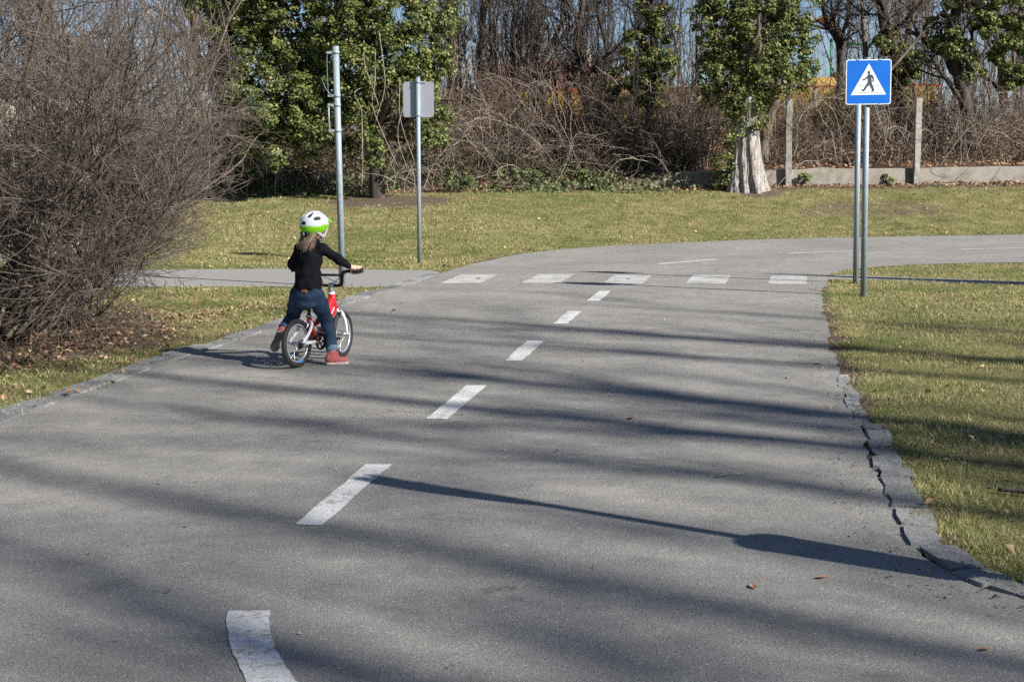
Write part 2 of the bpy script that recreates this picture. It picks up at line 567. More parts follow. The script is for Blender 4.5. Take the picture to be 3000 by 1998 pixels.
gx = np.unique(np.r_[np.linspace(-400, -16, 14), np.arange(-16, 20, 0.25), np.linspace(20, 400, 14)])
gy = np.unique(np.r_[np.linspace(-300, -10, 8), np.arange(-10, 2, 0.8), np.arange(2, 36, 0.25), [36.05, 36.18, 36.3], np.arange(36.5, 44, 0.3), np.linspace(44, 70, 14), np.linspace(80, 900, 12)])
GX, GY = np.meshgrid(gx, gy, indexing='ij')
GZ = terr(GX, GY)
nx, ny = GX.shape
ii = np.arange(nx - 1)[:, None] * ny + np.arange(ny - 1)[None, :]
Fq = np.stack([ii, ii + ny, ii + ny + 1, ii + 1], -1).reshape(-1, 4)
ground = mesh_np('ground', np.stack([GX, GY, GZ], -1).reshape(-1, 3), Fq, M['ground'], smooth=True)
tag(ground, 'worn park lawn and bare soil ground rising towards the thicket', 'ground', kind='structure')


def litter_amount(x, y):
    d_r = dist_poly(RIGHT, x, y)
    d_l = dist_poly(LEFT_IN, x, y)
    l = np.zeros(x.shape)
    l = np.maximum(l, 0.72 * smooth(1 - d_r / (np.interp(y, [4, 6, 9, 14, 18], [0.30, 0.30, 0.42, 0.45, 0.40]) * (1 + 0.5 * wob(x, y, 4)))))
    l = np.maximum(l, 0.62 * smooth(1 - d_l / 0.42))
    l = np.maximum(l, 1.0 * smooth(1.45 - np.hypot((x + 5.1) / 1.9, (y - 12.9) / 2.6) + 0.22 * wob(x, y, 2.5)))
    l = np.maximum(l, 0.8 * smooth(1.4 - np.hypot((x + 3.0) / 1.5, (y - 33.2) / 1.5) + .3 * wob(x, y, 2.5)))
    l = np.maximum(l, smooth((y - 34.9) / 0.9))
    l = np.maximum(l, 0.6 * smooth(1 - dist_poly(FAR_EDGE, x, y) / 0.35))
    l = np.maximum(l, 0.6 * smooth(1.5 - np.hypot((x - 6.2) / .8, (y - 34.8) / 0.6) + .25 * wob(x, y, 3)))
    l = np.maximum(l, 0.42 * smooth(1.5 - np.hypot((x - 8.5) / 2.2, (y - 33) / 1.0) + .4 * wob(x, y, 2)))
    return l


att = ground.data.attributes.new('litter', 'FLOAT', 'POINT')
att.data.foreach_set('value', litter_amount(GX, GY).ravel().astype(np.float32))


def sheet(name, poly, z, mat, parent=None, thick=0.0):
    bm = bmesh.new()
    f = bm.faces.new([bm.verts.new((float(p[0]), float(p[1]), z)) for p in poly])
    bm.normal_update()
    if f.normal.z < 0: f.normal_flip()
    bmesh.ops.triangulate(bm, faces=[f])
    return mesh_bm(name, bm, mat, parent)


road = tag(sheet('road', ROAD, 0.009, M['asphalt']), 'grey asphalt practice road curving away to the right', 'road', kind='structure')
path_l = tag(sheet('footpath', PATH_L, 0.005, M['path']), 'pale asphalt footpath joining the road from the left', 'path', kind='structure')
path_r = tag(sheet('footpath', PATH_R, 0.005, M['path']), 'narrow footpath strip behind the blue crossing sign', 'path', kind='structure')

# painted markings
Z1 = 0.0125
DASH = [[(-0.94, 5.82), (-0.82, 5.79), (-0.62, 7.02), (-0.76, 7.03)], [(-0.53, 8.33), (-0.40, 8.30), (-0.18, 9.62), (-0.32, 9.63)],
        [(-0.06, 10.87), (0.08, 10.86), (0.28, 12.15), (0.13, 12.17)], [(0.40, 13.49), (0.54, 13.47), (0.74, 14.66), (0.60, 14.68)], [(0.86, 15.83), (1.01, 15.81), (1.23, 17.09), (1.08, 17.11)]]
for q in DASH:
    q = np.array(q)
    e = np.vstack([np.linspace(q[i], q[(i + 1) % 4], 12 if i % 2 else 3, endpoint=False) for i in range(4)])
    sheet('lane_dash', e + rng.normal(0, 0.004, e.shape), Z1, M['paint'], road)
cl = dense([(1.8, 21.2), (2.3, 21.81), (3.37, 22.77), (4.73, 24.01), (6.18, 24.5), (7.92, 24.62), (10.24, 24.72), (13, 24.8)], 0.1)
for a, b in ((2.3, 3.42), (4.73, 6.2), (7.92, 9.6), (11.2, 12.6)):
    s = cl[(cl[:, 0] >= a) & (cl[:, 0] <= b)]
    nrm = np.gradient(s, axis=0)
    nrm = unit(np.c_[-nrm[:, 1], nrm[:, 0]])
    sheet('lane_dash', np.vstack([s - nrm * 0.055, (s + nrm * 0.055)[::-1]]), Z1, M['paint'], road)
ZB = [((-0.96, 18.57), (-0.41, 18.55), (-0.19, 20.07), (-0.73, 20.16)), ((0.12, 18.47), (0.64, 18.38), (0.92, 19.95), (0.40, 20.02)),
      ((1.20, 18.23), (1.71, 18.08), (1.98, 19.52), (1.46, 19.66)), ((2.26, 18.03), (2.76, 17.89), (3.06, 19.36), (2.55, 19.48)), ((3.29, 17.82), (3.77, 17.68), (4.05, 19.0), (3.57, 19.12))]
for q in ZB:
    q = np.array(q)
    e = np.vstack([np.linspace(q[i], q[(i + 1) % 4], 12, endpoint=False) for i in range(4)])
    sheet('crosswalk_stripe', e + rng.normal(0, 0.006, e.shape), Z1, M['paint_worn'], road)
aL = catmull([(-0.99, 4.64), (-0.945, 4.42), (-0.87, 4.17), (-0.80, 3.97), (-0.64, 3.68), (-0.40, 3.40), (-0.1, 3.2)], 30)
aR = catmull([(-0.845, 4.64), (-0.805, 4.42), (-0.735, 4.17), (-0.66, 3.99), (-0.52, 3.76), (-0.31, 3.52), (-0.03, 3.33)], 30)
e = np.vstack([aL, aR[::-1]])
sheet('curved_marking', e + rng.normal(0, 0.004, e.shape), Z1, M['paint_old'], road)

# kerb stones, each its own piece
stones = []
for k in range(6):
    bm = bmesh.new()
    box_bm(bm, (0, 0, 0), (1, 1, 1))
    bmesh.ops.subdivide_edges(bm, edges=bm.edges[:], cuts=1)
    r_ = np.random.default_rng(200 + k)
    for v in bm.verts:
        v.co.x += r_.normal(0, 0.03)
        v.co.y += r_.normal(0, 0.045)
        v.co.z += r_.normal(0, 0.018)
        if abs(v.co.x) > 0.4 and abs(v.co.y) > 0.4: v.co.x *= 0.96
    me = bpy.data.meshes.new('kerb_stone')
    bm.to_mesh(me)
    bm.free()
    me.materials.append(M['stone'])
    stones.append(me)


def kerb(line, side, w, zt, s0, s1, lmin, lmax, seed, gap=-0.03):
    r_ = np.random.default_rng(seed)
    P = dense(line, 0.02)
    L = np.r_[0, np.cumsum(np.hypot(*np.diff(P, axis=0).T))]
    s = s0
    while s < min(s1, L[-1] - 0.6):
        l = r_.uniform(lmin, lmax)
        a = np.array([np.interp(s, L, P[:, 0]), np.interp(s, L, P[:, 1])])
        b = np.array([np.interp(s + l, L, P[:, 0]), np.interp(s + l, L, P[:, 1])])
        d = unit(b - a)
        n = np.array([-d[1], d[0]]) * side
        ww = w * r_.uniform(0.85, 1.15)
        c = (a + b) / 2 + n * (ww / 2 + gap + r_.normal(0, 0.010))
        o = bpy.data.objects.new('kerb_stone', stones[r_.integers(6)])
        link(o, road)
        o.location = (c[0], c[1], zt - 0.07 + r_.normal(0, 0.0025))
        o.rotation_euler = (r_.normal(0, 0.012), r_.normal(0, 0.008), math.atan2(d[1], d[0]) + r_.normal(0, 0.02))
        o.scale = (l * 0.985, ww, 0.14)
        s += l + r_.uniform(0.008, 0.03)


kerb(LEFT_IN, 1, 0.22, 0.016, 18.5, 36.5, 0.45, 0.8, 31, 0.008)
kerb(RIGHT, 1, 0.085, 0.010, 7.6, 9.6, 0.14, 0.28, 33, -0.02)
kerb(RIGHT, 1, 0.135, 0.018, 9.62, 20.5, 0.16, 0.34, 32, 0.004)

# ------------------------------------------------------------------ growing things
def grow(P, Rd, n, t0, t1, lmin, lmax, ang, K, ratio=0.55, up=0.0, wander=0.12, bend=0.0, tip=0.25, rmin=0.0008, seed=0, bias=None, lenfall=0.5):
    r_ = np.random.default_rng(seed)
    Np, Kp, _ = P.shape
    w = np.linalg.norm(np.diff(P, axis=1), axis=2).sum(1)
    idx = r_.choice(Np, n, p=w / w.sum())
    t = r_.uniform(t0, t1, n)
    s = t * (Kp - 1)
    i = np.minimum(s.astype(int), Kp - 2)
    f = (s - i)[:, None]
    p = P[idx, i] * (1 - f) + P[idx, i + 1] * f
    tan = unit(P[idx, i + 1] - P[idx, i])
    r0 = (Rd[idx, i] * (1 - f[:, 0]) + Rd[idx, i + 1] * f[:, 0]) * ratio
    rv = r_.normal(size=(n, 3))
    perp = unit(rv - (rv * tan).sum(1, keepdims=True) * tan)
    a = r_.normal(ang, ang * 0.3, n)[:, None]
    d = np.cos(a) * tan + np.sin(a) * perp
    d[:, 2] += up
    if bias is not None: d = d + np.asarray(bias)
    d = unit(d)
    L = r_.uniform(lmin, lmax, n) * (1 - lenfall * t)
    out = np.empty((n, K, 3))
    out[:, 0] = p
    for k in range(1, K):
        d = d + r_.normal(0, wander, (n, 3))
        d[:, 2] += bend
        d = unit(d)
        out[:, k] = out[:, k - 1] + d * (L / (K - 1))[:, None]
    rr = np.maximum(r0[:, None] * np.linspace(1, tip, K)[None, :], rmin)
    return out, rr


def above(P, fn=None, m=0.02):
    """keep growth above the ground"""
    z = terr(P[..., 0], P[..., 1]) + m
    P[..., 2] = np.maximum(P[..., 2], z)
    return P


def stems(n, c, spread, h, hvar, lean, K, r0, seed, bias=(0, 0), wander=0.1, droop=0.0):
    r_ = np.random.default_rng(seed)
    a = r_.uniform(0, 2 * np.pi, n)
    q = np.sqrt(r_.uniform(0, 1, n)) * spread
    p = np.c_[c[0] + q * np.cos(a), c[1] + q * np.sin(a), np.zeros(n)]
    p[:, 2] = terr(p[:, 0], p[:, 1]) - 0.05
    d = np.c_[np.cos(a) * lean + bias[0] + r_.normal(0, 0.25, n), np.sin(a) * lean + bias[1] + r_.normal(0, 0.25, n), np.ones(n)]
    d = unit(d)
    L = h * r_.uniform(1 - hvar, 1 + hvar, n)
    out = np.empty((n, K, 3))
    out[:, 0] = p
    for k in range(1, K):
        d = d + r_.normal(0, wander, (n, 3))
        d[:, 2] -= droop * k / K
        d = unit(d)
        out[:, k] = out[:, k - 1] + d * (L / (K - 1))[:, None]
    rr = r0 * r_.uniform(0.6, 1.2, n)[:, None] * np.linspace(1, 0.25, K)[None]
    return out, rr


def leaves(name, p, nrm, size, mat, parent=None, seed=0, fold=0.12, wid=0.42):
    r_ = np.random.default_rng(seed)
    n = len(p)
    nrm = unit(nrm)
    rv = r_.normal(size=(n, 3))
    a = unit(rv - (rv * nrm).sum(1, keepdims=True) * nrm)
    b = np.cross(nrm, a)
    s = np.asarray(size)[:, None] if np.ndim(size) else size
    v = np.stack([p - a * s * 0.5, p + b * s * wid + nrm * s * fold - a * s * 0.1, p + a * s * 0.5, p - b * s * wid + nrm * s * fold - a * s * 0.1], 1).reshape(-1, 3)
    i = np.arange(n)[:, None] * 4
    F = np.concatenate([i + np.array([[0, 1, 2]]), i + np.array([[0, 2, 3]])])
    return mesh_np(name, v, F, mat, parent)


def ivy_points(clumps, n, sub=0.32, seed=0, nsub=40):
    """clumps: (x,y,z,rx,ry,rz); points on small lobes spread through each clump"""
    r_ = np.random.default_rng(seed)
    C = np.asarray(clumps, float)
    vol = C[:, 3] * C[:, 4] * C[:, 5]
    w = vol ** 0.75
    pts, nr = [], []
    for c, k in zip(C, np.maximum((n * w / w.sum()).astype(int), 30)):
        ns = max(6, int(nsub * (c[3] * c[4] * c[5]) ** 0.6))
        d = unit(r_.normal(size=(ns, 3)))
        rad = r_.uniform(0.55, 1.02, ns)[:, None]
        sc_ = c[:3] + d * rad * c[3:6]
        sr = sub * r_.uniform(0.6, 1.25, ns)
        j = r_.integers(ns, size=k)
        dd = unit(r_.normal(size=(k, 3)) + d[j] * 0.8 + np.array([0, 0, 0.15]))
        p = sc_[j] + dd * sr[j][:, None] * np.array([1, 1, 0.75]) * r_.uniform(0.65, 1.0, k)[:, None]
        pts.append(p)
        nr.append(dd + r_.normal(0, 0.45, (k, 3)) + np.array([0, 0, 0.35]))
    return np.concatenate(pts), np.concatenate(nr)


def trunk_from(pts, radii, n=14):
    P = catmull(pts, n)
    rr = np.interp(np.linspace(0, 1, n), np.linspace(0, 1, len(radii)), radii)
    return P[None], rr[None]


def bare_tree(name, label, trunk, radii, seed, bark, group='leafless trees beyond the wall', limbs=9, br=60, tw=420, L=2.2, parts=True, t0=0.35, up=0.25, cat='tree', rmin=0.005):
    root = empty(name, tuple(trunk[0]))
    base = np.array(trunk[0])
    P0, R0 = trunk_from(np.array(trunk, float) - base, radii)
    P1, R1 = grow(P0, R0, limbs, t0, 0.98, L * 0.7, L * 1.2, 0.75, 8, 0.55, up=up, wander=0.16, bend=0.03, seed=seed, rmin=rmin * 1.5)
    P2, R2 = grow(np.concatenate([P1]), np.concatenate([R1]), br, 0.15, 0.98, L * 0.3, L * 0.7, 0.7, 6, 0.6, up=0.15, wander=0.17, seed=seed + 1, rmin=rmin)
    P3, R3 = grow(P2, R2, tw, 0.1, 1.0, L * 0.12, L * 0.38, 0.7, 4, 0.7, up=0.08, wander=0.2, seed=seed + 2, rmin=rmin * 0.7)
    V, F = tubes(P0, R0, 10)
    mesh_np('trunk', V, F, bark, root, True)
    V, F = merge([tubes(P1, R1, 5), tubes(P2, R2, 3), tubes(P3, R3, 3)])
    mesh_np('crown', V, F, bark if bark is not M['bark_pale'] else M['bark_brown'], root)
    tag(root, label, cat, group)
    return root, P0 + base, R0


# --- the big grey-brown shrubs at the left
def trim(P, Rr, lim):
    """clip back growth that reaches past the hedge line x = lim(z)"""
    ok = (P[..., 0] < np.interp(P[..., 2], lim[0], lim[1])).all(1)
    return P[ok], Rr[ok]


def shrub(name, label, c, seed, lim, n=22, h=4.0, reach=0.55, bias=(0.1, -0.05), k2=420, k3=4200, k4=9000, r0=0.022, group='bare shrubs beside the road', low=0):
    root = empty(name, (c[0], c[1], 0))
    o = np.array([c[0], c[1], 0.0])
    P0, R0 = stems(n, c, 0.55, h, 0.22, reach, 12, r0, seed, bias, 0.11, 0.10)
    if low:
        Pl, Rl = stems(low, c, 0.5, 2.9, 0.2, 1.5, 12, r0 * .7, seed + 7, (bias[0] * 3, bias[1] * 2), 0.10, 0.05)
        P0, R0 = np.concatenate([P0, Pl]), np.concatenate([R0, Rl])
    P1, R1 = grow(P0, R0, k2, 0.12, 0.95, 0.9, 2.0, 0.75, 9, 0.55, up=0.05, wander=0.14, bend=-0.01, seed=seed + 1, rmin=0.0045)
    P1, R1 = trim(P1, R1, lim)
    P2, R2 = grow(P1, R1, k3, 0.1, 1.0, 0.35, 0.95, 0.65, 5, 0.6, up=0.02, wander=0.15, seed=seed + 2, rmin=0.0027)
    P2, R2 = trim(P2, R2, lim)
    P3, R3 = grow(P2, R2, k4, 0.1, 1.0, 0.12, 0.36, 0.6, 3, 0.75, wander=0.16, seed=seed + 3, rmin=0.0022)
    P0, R0 = trim(P0, R0, lim)
    P3, R3 = trim(P3, R3, lim)
    for P in (P0, P1, P2, P3): P[..., 2] = np.maximum(P[..., 2], 0.04)
    V, F = tubes(P0 - o, R0, 7)
    mesh_np('stems', V, F, M['twig'], root, True)['kind'] = 'stuff'
    V, F = merge([tubes(P1 - o, R1, 4), tubes(P2 - o, R2, 3), tubes(P3 - o, R3, 3)])
    mesh_np('twigs', V, F, M['twig'], root)['kind'] = 'stuff'
    tag(root, label, 'shrub', group)
    return root


shrub('bare_shrub', 'nearest dense leafless shrub at the left edge, spreading over brown leaf litter', (-4.75, 12.6), 11, ([.2, .8, 1.3, 1.8, 2.4, 4], [-3.2, -3.0, -2.6, -2.4, -2.65, -2.7]), n=32, h=4.2, bias=(.10, -.03), k2=540, k3=6600, k4=11500, low=16)
shrub('bare_shrub', 'leafless shrub behind the nearest one with twigs hanging towards the tall pole', (-5.0, 15.6), 21, ([.2, .8, 1.5, 2.2, 4], [-3.9, -3.7, -3.4, -3.4, -3.4]), n=26, h=4.6, bias=(0.12, 0), k2=380, k3=4800, k4=7800, low=10)
shrub('bare_shrub', 'leafless shrub at the left frame edge in front of the cream shed', (-6.6, 14.0), 31, ([0, 4], [-3.6, -3.4]), n=12, h=4.6, k2=200, k3=1900, k4=2600)
shrub('bare_shrub', 'leafless shrub furthest back on the left, beside the footpath', (-5.5, 17.5), 41, ([0, 2, 5], [-3.8, -3.6, -3.7]), n=22, h=5.0, bias=(.15, 0), k2=320, k3=2800, k4=4000)

# --- cream shed behind the shrubs
M['cream'] = plain('cream_render', (0.60, 0.56, 0.46), 0.9, var=0.1, scale=3, bmp=0.2)
M['roof_felt'] = plain('roof_felt', (0.10, 0.09, 0.085), 0.9)
shed = tag(empty('shed', (-10.0, 26.0, 0)), 'low cream walled shed half hidden behind the bare shrubs', 'shed')
box('wall', (0, 0, 1.5), (4.2, 3.0, 3.0), M['cream'], shed)
box('roof', (0, 0, 3.08), (4.5, 3.3, 0.16), M['roof_felt'], shed, 0.02)

# --- low concrete wall and fence posts
wall = empty('low_concrete_wall', (3.0, 36.14, 0.85))
tag(wall, 'low weathered concrete wall along the top of the lawn', 'wall')
r_ = np.random.default_rng(3)
xw = np.r_[3.6, 4.0, np.arange(4.5, 22, 0.5)]
prof = []
for i, x in enumerate(xw):
    t_ = 1.43 + 0.012 * r_.normal() - (0.35 if x < 3.8 else 0.12 if x < 4.2 else 0)
    prof.append((x, t_))
V, F = [], []
for i, (x, zt) in enumerate(prof):
    for (yy, zz) in ((35.985, 0.55), (36.0, zt - 0.02), (36.02, zt), (36.26, zt), (36.28, zt - 0.03), (36.28, 0.6)):
        V.append((x - 3.0, yy - 36.14 + r_.normal(0, 0.004), zz - 0.85))
for i in range(len(prof) - 1):
    for j in range(5):
        a = i * 6 + j
        F.append((a, a + 6, a + 7, a + 1))
mesh_np('wall_body', V, F, M['concrete'], wall)
for (x0, z0, x1, z1, lab) in ((7.13, 0.9, 7.15, 3.2, 'weathered concrete fence post just right of the pale tree trunk'), (10.42, 0.9, 10.41, 3.16, 'weathered concrete fence post right of the blue crossing sign')):
    bm = bmesh.new()
    box_bm(bm, (0, 0, 1.15), (0.155, 0.14, z1 - z0 + 0.0), 0.012)
    bmesh.ops.subdivide_edges(bm, edges=[e for e in bm.edges if abs(e.verts[0].co.z - e.verts[1].co.z) > 1], cuts=7)
    for v in bm.verts: v.co += Vector((r_.normal(0, 0.003), r_.normal(0, 0.003), 0))
    p = tag(mesh_bm('concrete_post', bm, M['post_concrete']), lab, 'post', 'concrete fence posts on the low wall')
    p.location = (x0, 35.91, z0)
    p.rotation_euler = (0, 0.004 * r_.normal(), 0)
    for zz in (1.75, 2.15):
        pipe('fence_wire_clip', [(-0.09, -0.075, zz - 0.9 + 0.4), (0.09, -0.075, zz - 0.9 + 0.4)], 0.004, M['galv'], p)

# --- the bleached trunk tree under ivy
def flared_trunk(pts, radii, mat, parent, ridges=11, seed=4, sides=128, n=44):
    r_ = np.random.default_rng(seed)
    P = catmull(pts, n)
    rr = np.interp(np.linspace(0, 1, n), np.linspace(0, 1, len(radii)), radii)
    an = np.arange(sides) * 2 * np.pi / sides
    ph = r_.uniform(0, 6.28, 6)
    V = []
    an0 = an
    for k in range(n):
        t = k / (n - 1)
        w = (1 - t) ** 1.5
        an = an0 + .30 * np.sin(2 * an0 + ph[1] + .8 * t) + .16 * np.sin(5 * an0 + ph[3] + 1.7 * t) + .05 * np.sin(11 * an0 + 6 * t)
        f = 1 + 0.16 * w * np.sin(4 * an + ph[0]) + 0.07 * w * np.sin(7 * an + ph[1] + t) + 0.055 * np.abs(np.sin(ridges * .5 * an + ph[2] + 1.5 * t)) - 0.03 + 0.035 * np.sin(23 * an + ph[3] + 2 * np.sin(5 * t)) + 0.025 * np.sin(37 * an + ph[4] + 3 * np.sin(9 * t)) + 0.02 * np.sin(51 * an + ph[5] + 2.5 * np.sin(13 * t + an))
        V.append(np.c_[P[k, 0] + rr[k] * f * np.cos(an0), P[k, 1] + rr[k] * f * np.sin(an0), np.full(sides, P[k, 2])])
    V = np.concatenate(V)
    i = np.arange(n - 1)[:, None] * sides
    s = np.arange(sides)[None]
    s2 = (s + 1) % sides
    F = np.stack([i + s, i + s2, i + s2 + sides, i + s + sides], -1).reshape(-1, 4)
    return mesh_np('trunk', V, F, mat, parent, True)


B0 = np.array([6.01, 35.3, 0.90])
pt = empty('ivy_clad_tree', tuple(B0))
tag(pt, 'ivy-clad tree with a broad bleached grey trunk beside the low wall', 'tree', 'ivy-clad trees')
flared_trunk([(0, 0, -0.1), (-0.03, 0, 0.35), (-0.06, 0, 0.9), (-0.09, 0, 1.6), (-0.11, 0, 2.4), (-0.06, 0, 4.0), (-0.1, 0, 6.6)], [0.60, 0.46, 0.38, 0.32, 0.27, 0.22, 0.12], M['bark_pale'], pt)
P0, R0_ = trunk_from([(-0.1, 0, 2.2), (-0.06, 0, 4.0), (-0.1, 0, 6.6)], [0.27, 0.22, 0.10])
P1, R1 = grow(P0, R0_, 14, 0.05, 0.95, 1.0, 1.9, 0.9, 7, 0.45, up=0.3, wander=0.15, seed=70, rmin=0.012)
P2, R2 = grow(P1, R1, 120, 0.1, 1, 0.4, 1.1, 0.8, 5, 0.5, wander=0.2, seed=71, rmin=0.006)
V, F = merge([tubes(P1, R1, 5), tubes(P2, R2, 3)])
mesh_np('branches', V, F, M['bark_brown'], pt)['kind'] = 'stuff'
cl_ = [(-0.1, -0.15, 2.25, 0.75, 0.6, 0.55), (-0.55, -0.1, 2.9, 0.75, 0.7, 0.7), (0.55, -0.1, 2.8, 0.8, 0.7, 0.6), (0.1, -0.2, 3.4, 1.0, 0.8, 0.8), (1.0, 0, 3.3, 0.75, 0.7, 0.7),
       (-0.8, 0, 3.7, 0.6, 0.7, 0.7), (0.2, -0.1, 4.3, 1.05, 0.9, 0.8), (1.0, 0, 4.2, 0.6, 0.6, 0.6), (-0.7, 0, 4.7, 0.7, 0.7, 0.7), (0.2, 0, 5.2, 1.0, 0.9, 0.8), (0.1, 0, 6.2, 0.9, 0.8, 0.9),
       (-0.50, -0.25, 1.45, 0.25, 0.3, 0.5), (-0.62, -0.15, 0.85, 0.22, 0.3, 0.5), (0.15, -0.34, 1.85, 0.38, 0.2, 0.3), (-0.25, -0.36, 1.7, .3, .15, .35), (0.3, -0.3, 1.7, .15, .15, .35), (-0.72, -.1, .35, .18, .3, .3), (-1.1, 0, 4.3, .45, .4, .45), (-1.2, 0, 5.3, .5, .5, .5), (1.3, .1, 2.9, .33, .3, .3), (1.5, .1, 3.7, .4, .4, .35), (-1.0, 0, 2.5, .3, .3, .35), (1.25, 0, 5.0, .5, .5, .5), (-1.3, .1, 6, .6, .5, .6), (1.25, 0, 6.0, .6, .5, .6), (-.95, 0, 3.2, .35, .3, .3)]
p, q = ivy_points(cl_, 42000, 0.19, 81, 80)
leaves('ivy', p, q, np.random.default_rng(1).uniform(0.03, 0.09, len(p)), M['ivy'], pt, 82)['kind'] = 'stuff'

p, q = ivy_points([(a, b + .1, c_, r1 * .6, r2 * .6, r3 * .6) for a, b, c_, r1, r2, r3 in cl_[:11]], 5000, 0.2, 85, 60)
leaves('inner_ivy', p, q, np.random.default_rng(4).uniform(0.09, 0.15, len(p)), M['ivy_dark'], pt, 86)['kind'] = 'stuff'  # inner leaves close the crown; their darker tone stands in for self-shadow

# --- the big ivy tree in the middle left
B1 = np.array([-3.22, 34.0, 0.85])
bt = empty('ivy_clad_tree', tuple(B1))
tag(bt, 'large dense ivy-covered tree behind the tall pole and grey sign back', 'tree', 'ivy-clad trees')
P0, R0_ = trunk_from([(0, 0, -0.1), (-0.03, 0, 1.2), (-0.13, 0, 2.1), (-0.2, 0, 3.7), (-0.2, 0, 6.4)], [0.20, 0.16, 0.14, 0.12, 0.07])
V, F = tubes(P0, R0_, 12)
mesh_np('trunk', V, F, M['bark_dark'], bt, True)
P1, R1 = grow(P0, R0_, 26, 0.25, 0.98, 1.6, 3.2, 1.0, 8, 0.5, up=0.25, wander=0.14, seed=75, rmin=0.014)
P2, R2 = grow(P1, R1, 220, 0.1, 1, 0.5, 1.4, 0.8, 5, 0.5, wander=0.2, seed=76, rmin=0.006)
V, F = merge([tubes(P1, R1, 5), tubes(P2, R2, 3)])
mesh_np('branches', V, F, M['bark_brown'], bt)['kind'] = 'stuff'
wc = [(-7.3, 5.9, .8), (-6.1, 5.4, .9), (-5.3, 5.0, .9), (-6.0, 4.4, .75), (-6.1, 3.6, .65), (-5.8, 2.8, .55), (-5.5, 2.35, .45), (-4.6, 4.3, .95), (-4.9, 3.2, .75), (-3.8, 5.0, 1.0), (-3.6, 3.95, .85), (-2.5, 5.0, .95), (-2.7, 4.1, .85),
      (-2.1, 3.3, .65), (-1.9, 4.1, .65), (-1.75, 5.1, .65), (-1.75, 2.75, .45), (-1.9, 2.3, .4), (-4.0, 6.2, 1.2), (-2.4, 6.2, 1.1), (-5.4, 6.3, 1.1), (-4.3, 2.7, .5), (-3.0, 3.2, .55), (-6.6, 3.0, .45), (-6.9, 4.0, .6), (-6.7, 5.2, .8), (-5.2, 3.9, .8), (-5.3, 2.9, .6), (-6.2, 2.3, .4), (-4.6, 2.4, .4), (-3.6, 2.9, .45), (-4.1, 3.4, .7), (-3.3, 2.3, .32), (-3.2, 1.8, .26), (-2.6, 2.5, .38), (-4.0, 2.15, .34), (-4.9, 2.1, .35), (-2.2, 1.9, .25), (-6.5, 2.0, .4), (-5.6, 1.9, .35)]
cl_ = [(x - B1[0], -0.3 + 0.5 * math.sin(5 * x + z), z - B1[2], r, r * 0.9, r * 0.85) for x, z, r in wc]
p, q = ivy_points(cl_, 112000, 0.2, 91, 90)
leaves('ivy', p, q, np.random.default_rng(2).uniform(0.03, 0.085, len(p)), M['ivy'], bt, 92)['kind'] = 'stuff'
p, q = ivy_points([(a, b, c_, r1 * .62, r2 * .62, r3 * .62) for a, b, c_, r1, r2, r3 in cl_], 15000, 0.22, 95, 60)
leaves('inner_ivy', p, q, np.random.default_rng(4).uniform(0.09, 0.15, len(p)), M['ivy_dark'], bt, 96)['kind'] = 'stuff'  # bigger, darker leaves fill the gaps and put inner shade into the colour
for pts in ([(-3.4, 32.4, 1.2), (-3.4, 32.4, 1.52), (-3.37, 32.4, 2.16), (-3.40, 32.4, 2.56), (-3.41, 32.4, 2.96), (-3.52, 32.5, 3.31), (-3.4, 32.9, 3.5)], [(-2.96, 32.3, 2.9), (-3.16, 32.2, 3.43), (-3.27, 32.3, 3.92), (-3.28, 32.6, 4.5)],
            [(-3.1, 32.3, 2.5), (-2.87, 32.2, 3.33), (-2.82, 32.2, 3.91), (-2.9, 32.6, 4.7)], [(-2.6, 32.6, 1.6), (-2.9, 32.3, 2.3), (-3.1, 32.3, 3.0), (-3.0, 32.3, 3.6), (-3.1, 32.6, 4.3)], [(-3.4, 32.4, 1.52), (-3.0, 32.2, 1.4), (-2.6, 32.3, 1.28)],
            [(-2.4, 32.7, 1.5), (-2.55, 32.4, 2.4), (-2.4, 32.4, 3.2)], [(-2.2, 32.7, 1.7), (-2.5, 32.4, 2.7), (-2.55, 32.5, 3.6)]):
    pipe('hanging_vine', np.array(pts) - B1 + np.random.default_rng(int(abs(pts[1][2]) * 100)).normal(0, .03, (len(pts), 3)), 0.009, M['twig_pale'], bt, sides=5)

# --- further ivy-clad trunks
def ivy_trunk(label, trunk, radii, clumps, n, seed, bark='bark_dark', **kw):
    root, P, Rr = bare_tree('ivy_clad_tree', label, trunk, radii, seed, M[bark], group='ivy-clad trees', **kw)
    b = np.array(trunk[0])
    c = [(x - b[0], y - b[1], z - b[2], r, r * .8, r * 1.0) for x, y, z, r in clumps]
    p, q = ivy_points(c, int(n * 1.7), 0.2, seed + 5, 60)
    leaves('ivy', p, q, np.random.default_rng(seed).uniform(0.06, 0.11, len(p)), M['ivy'], root, seed + 6)['kind'] = 'stuff'
    return root


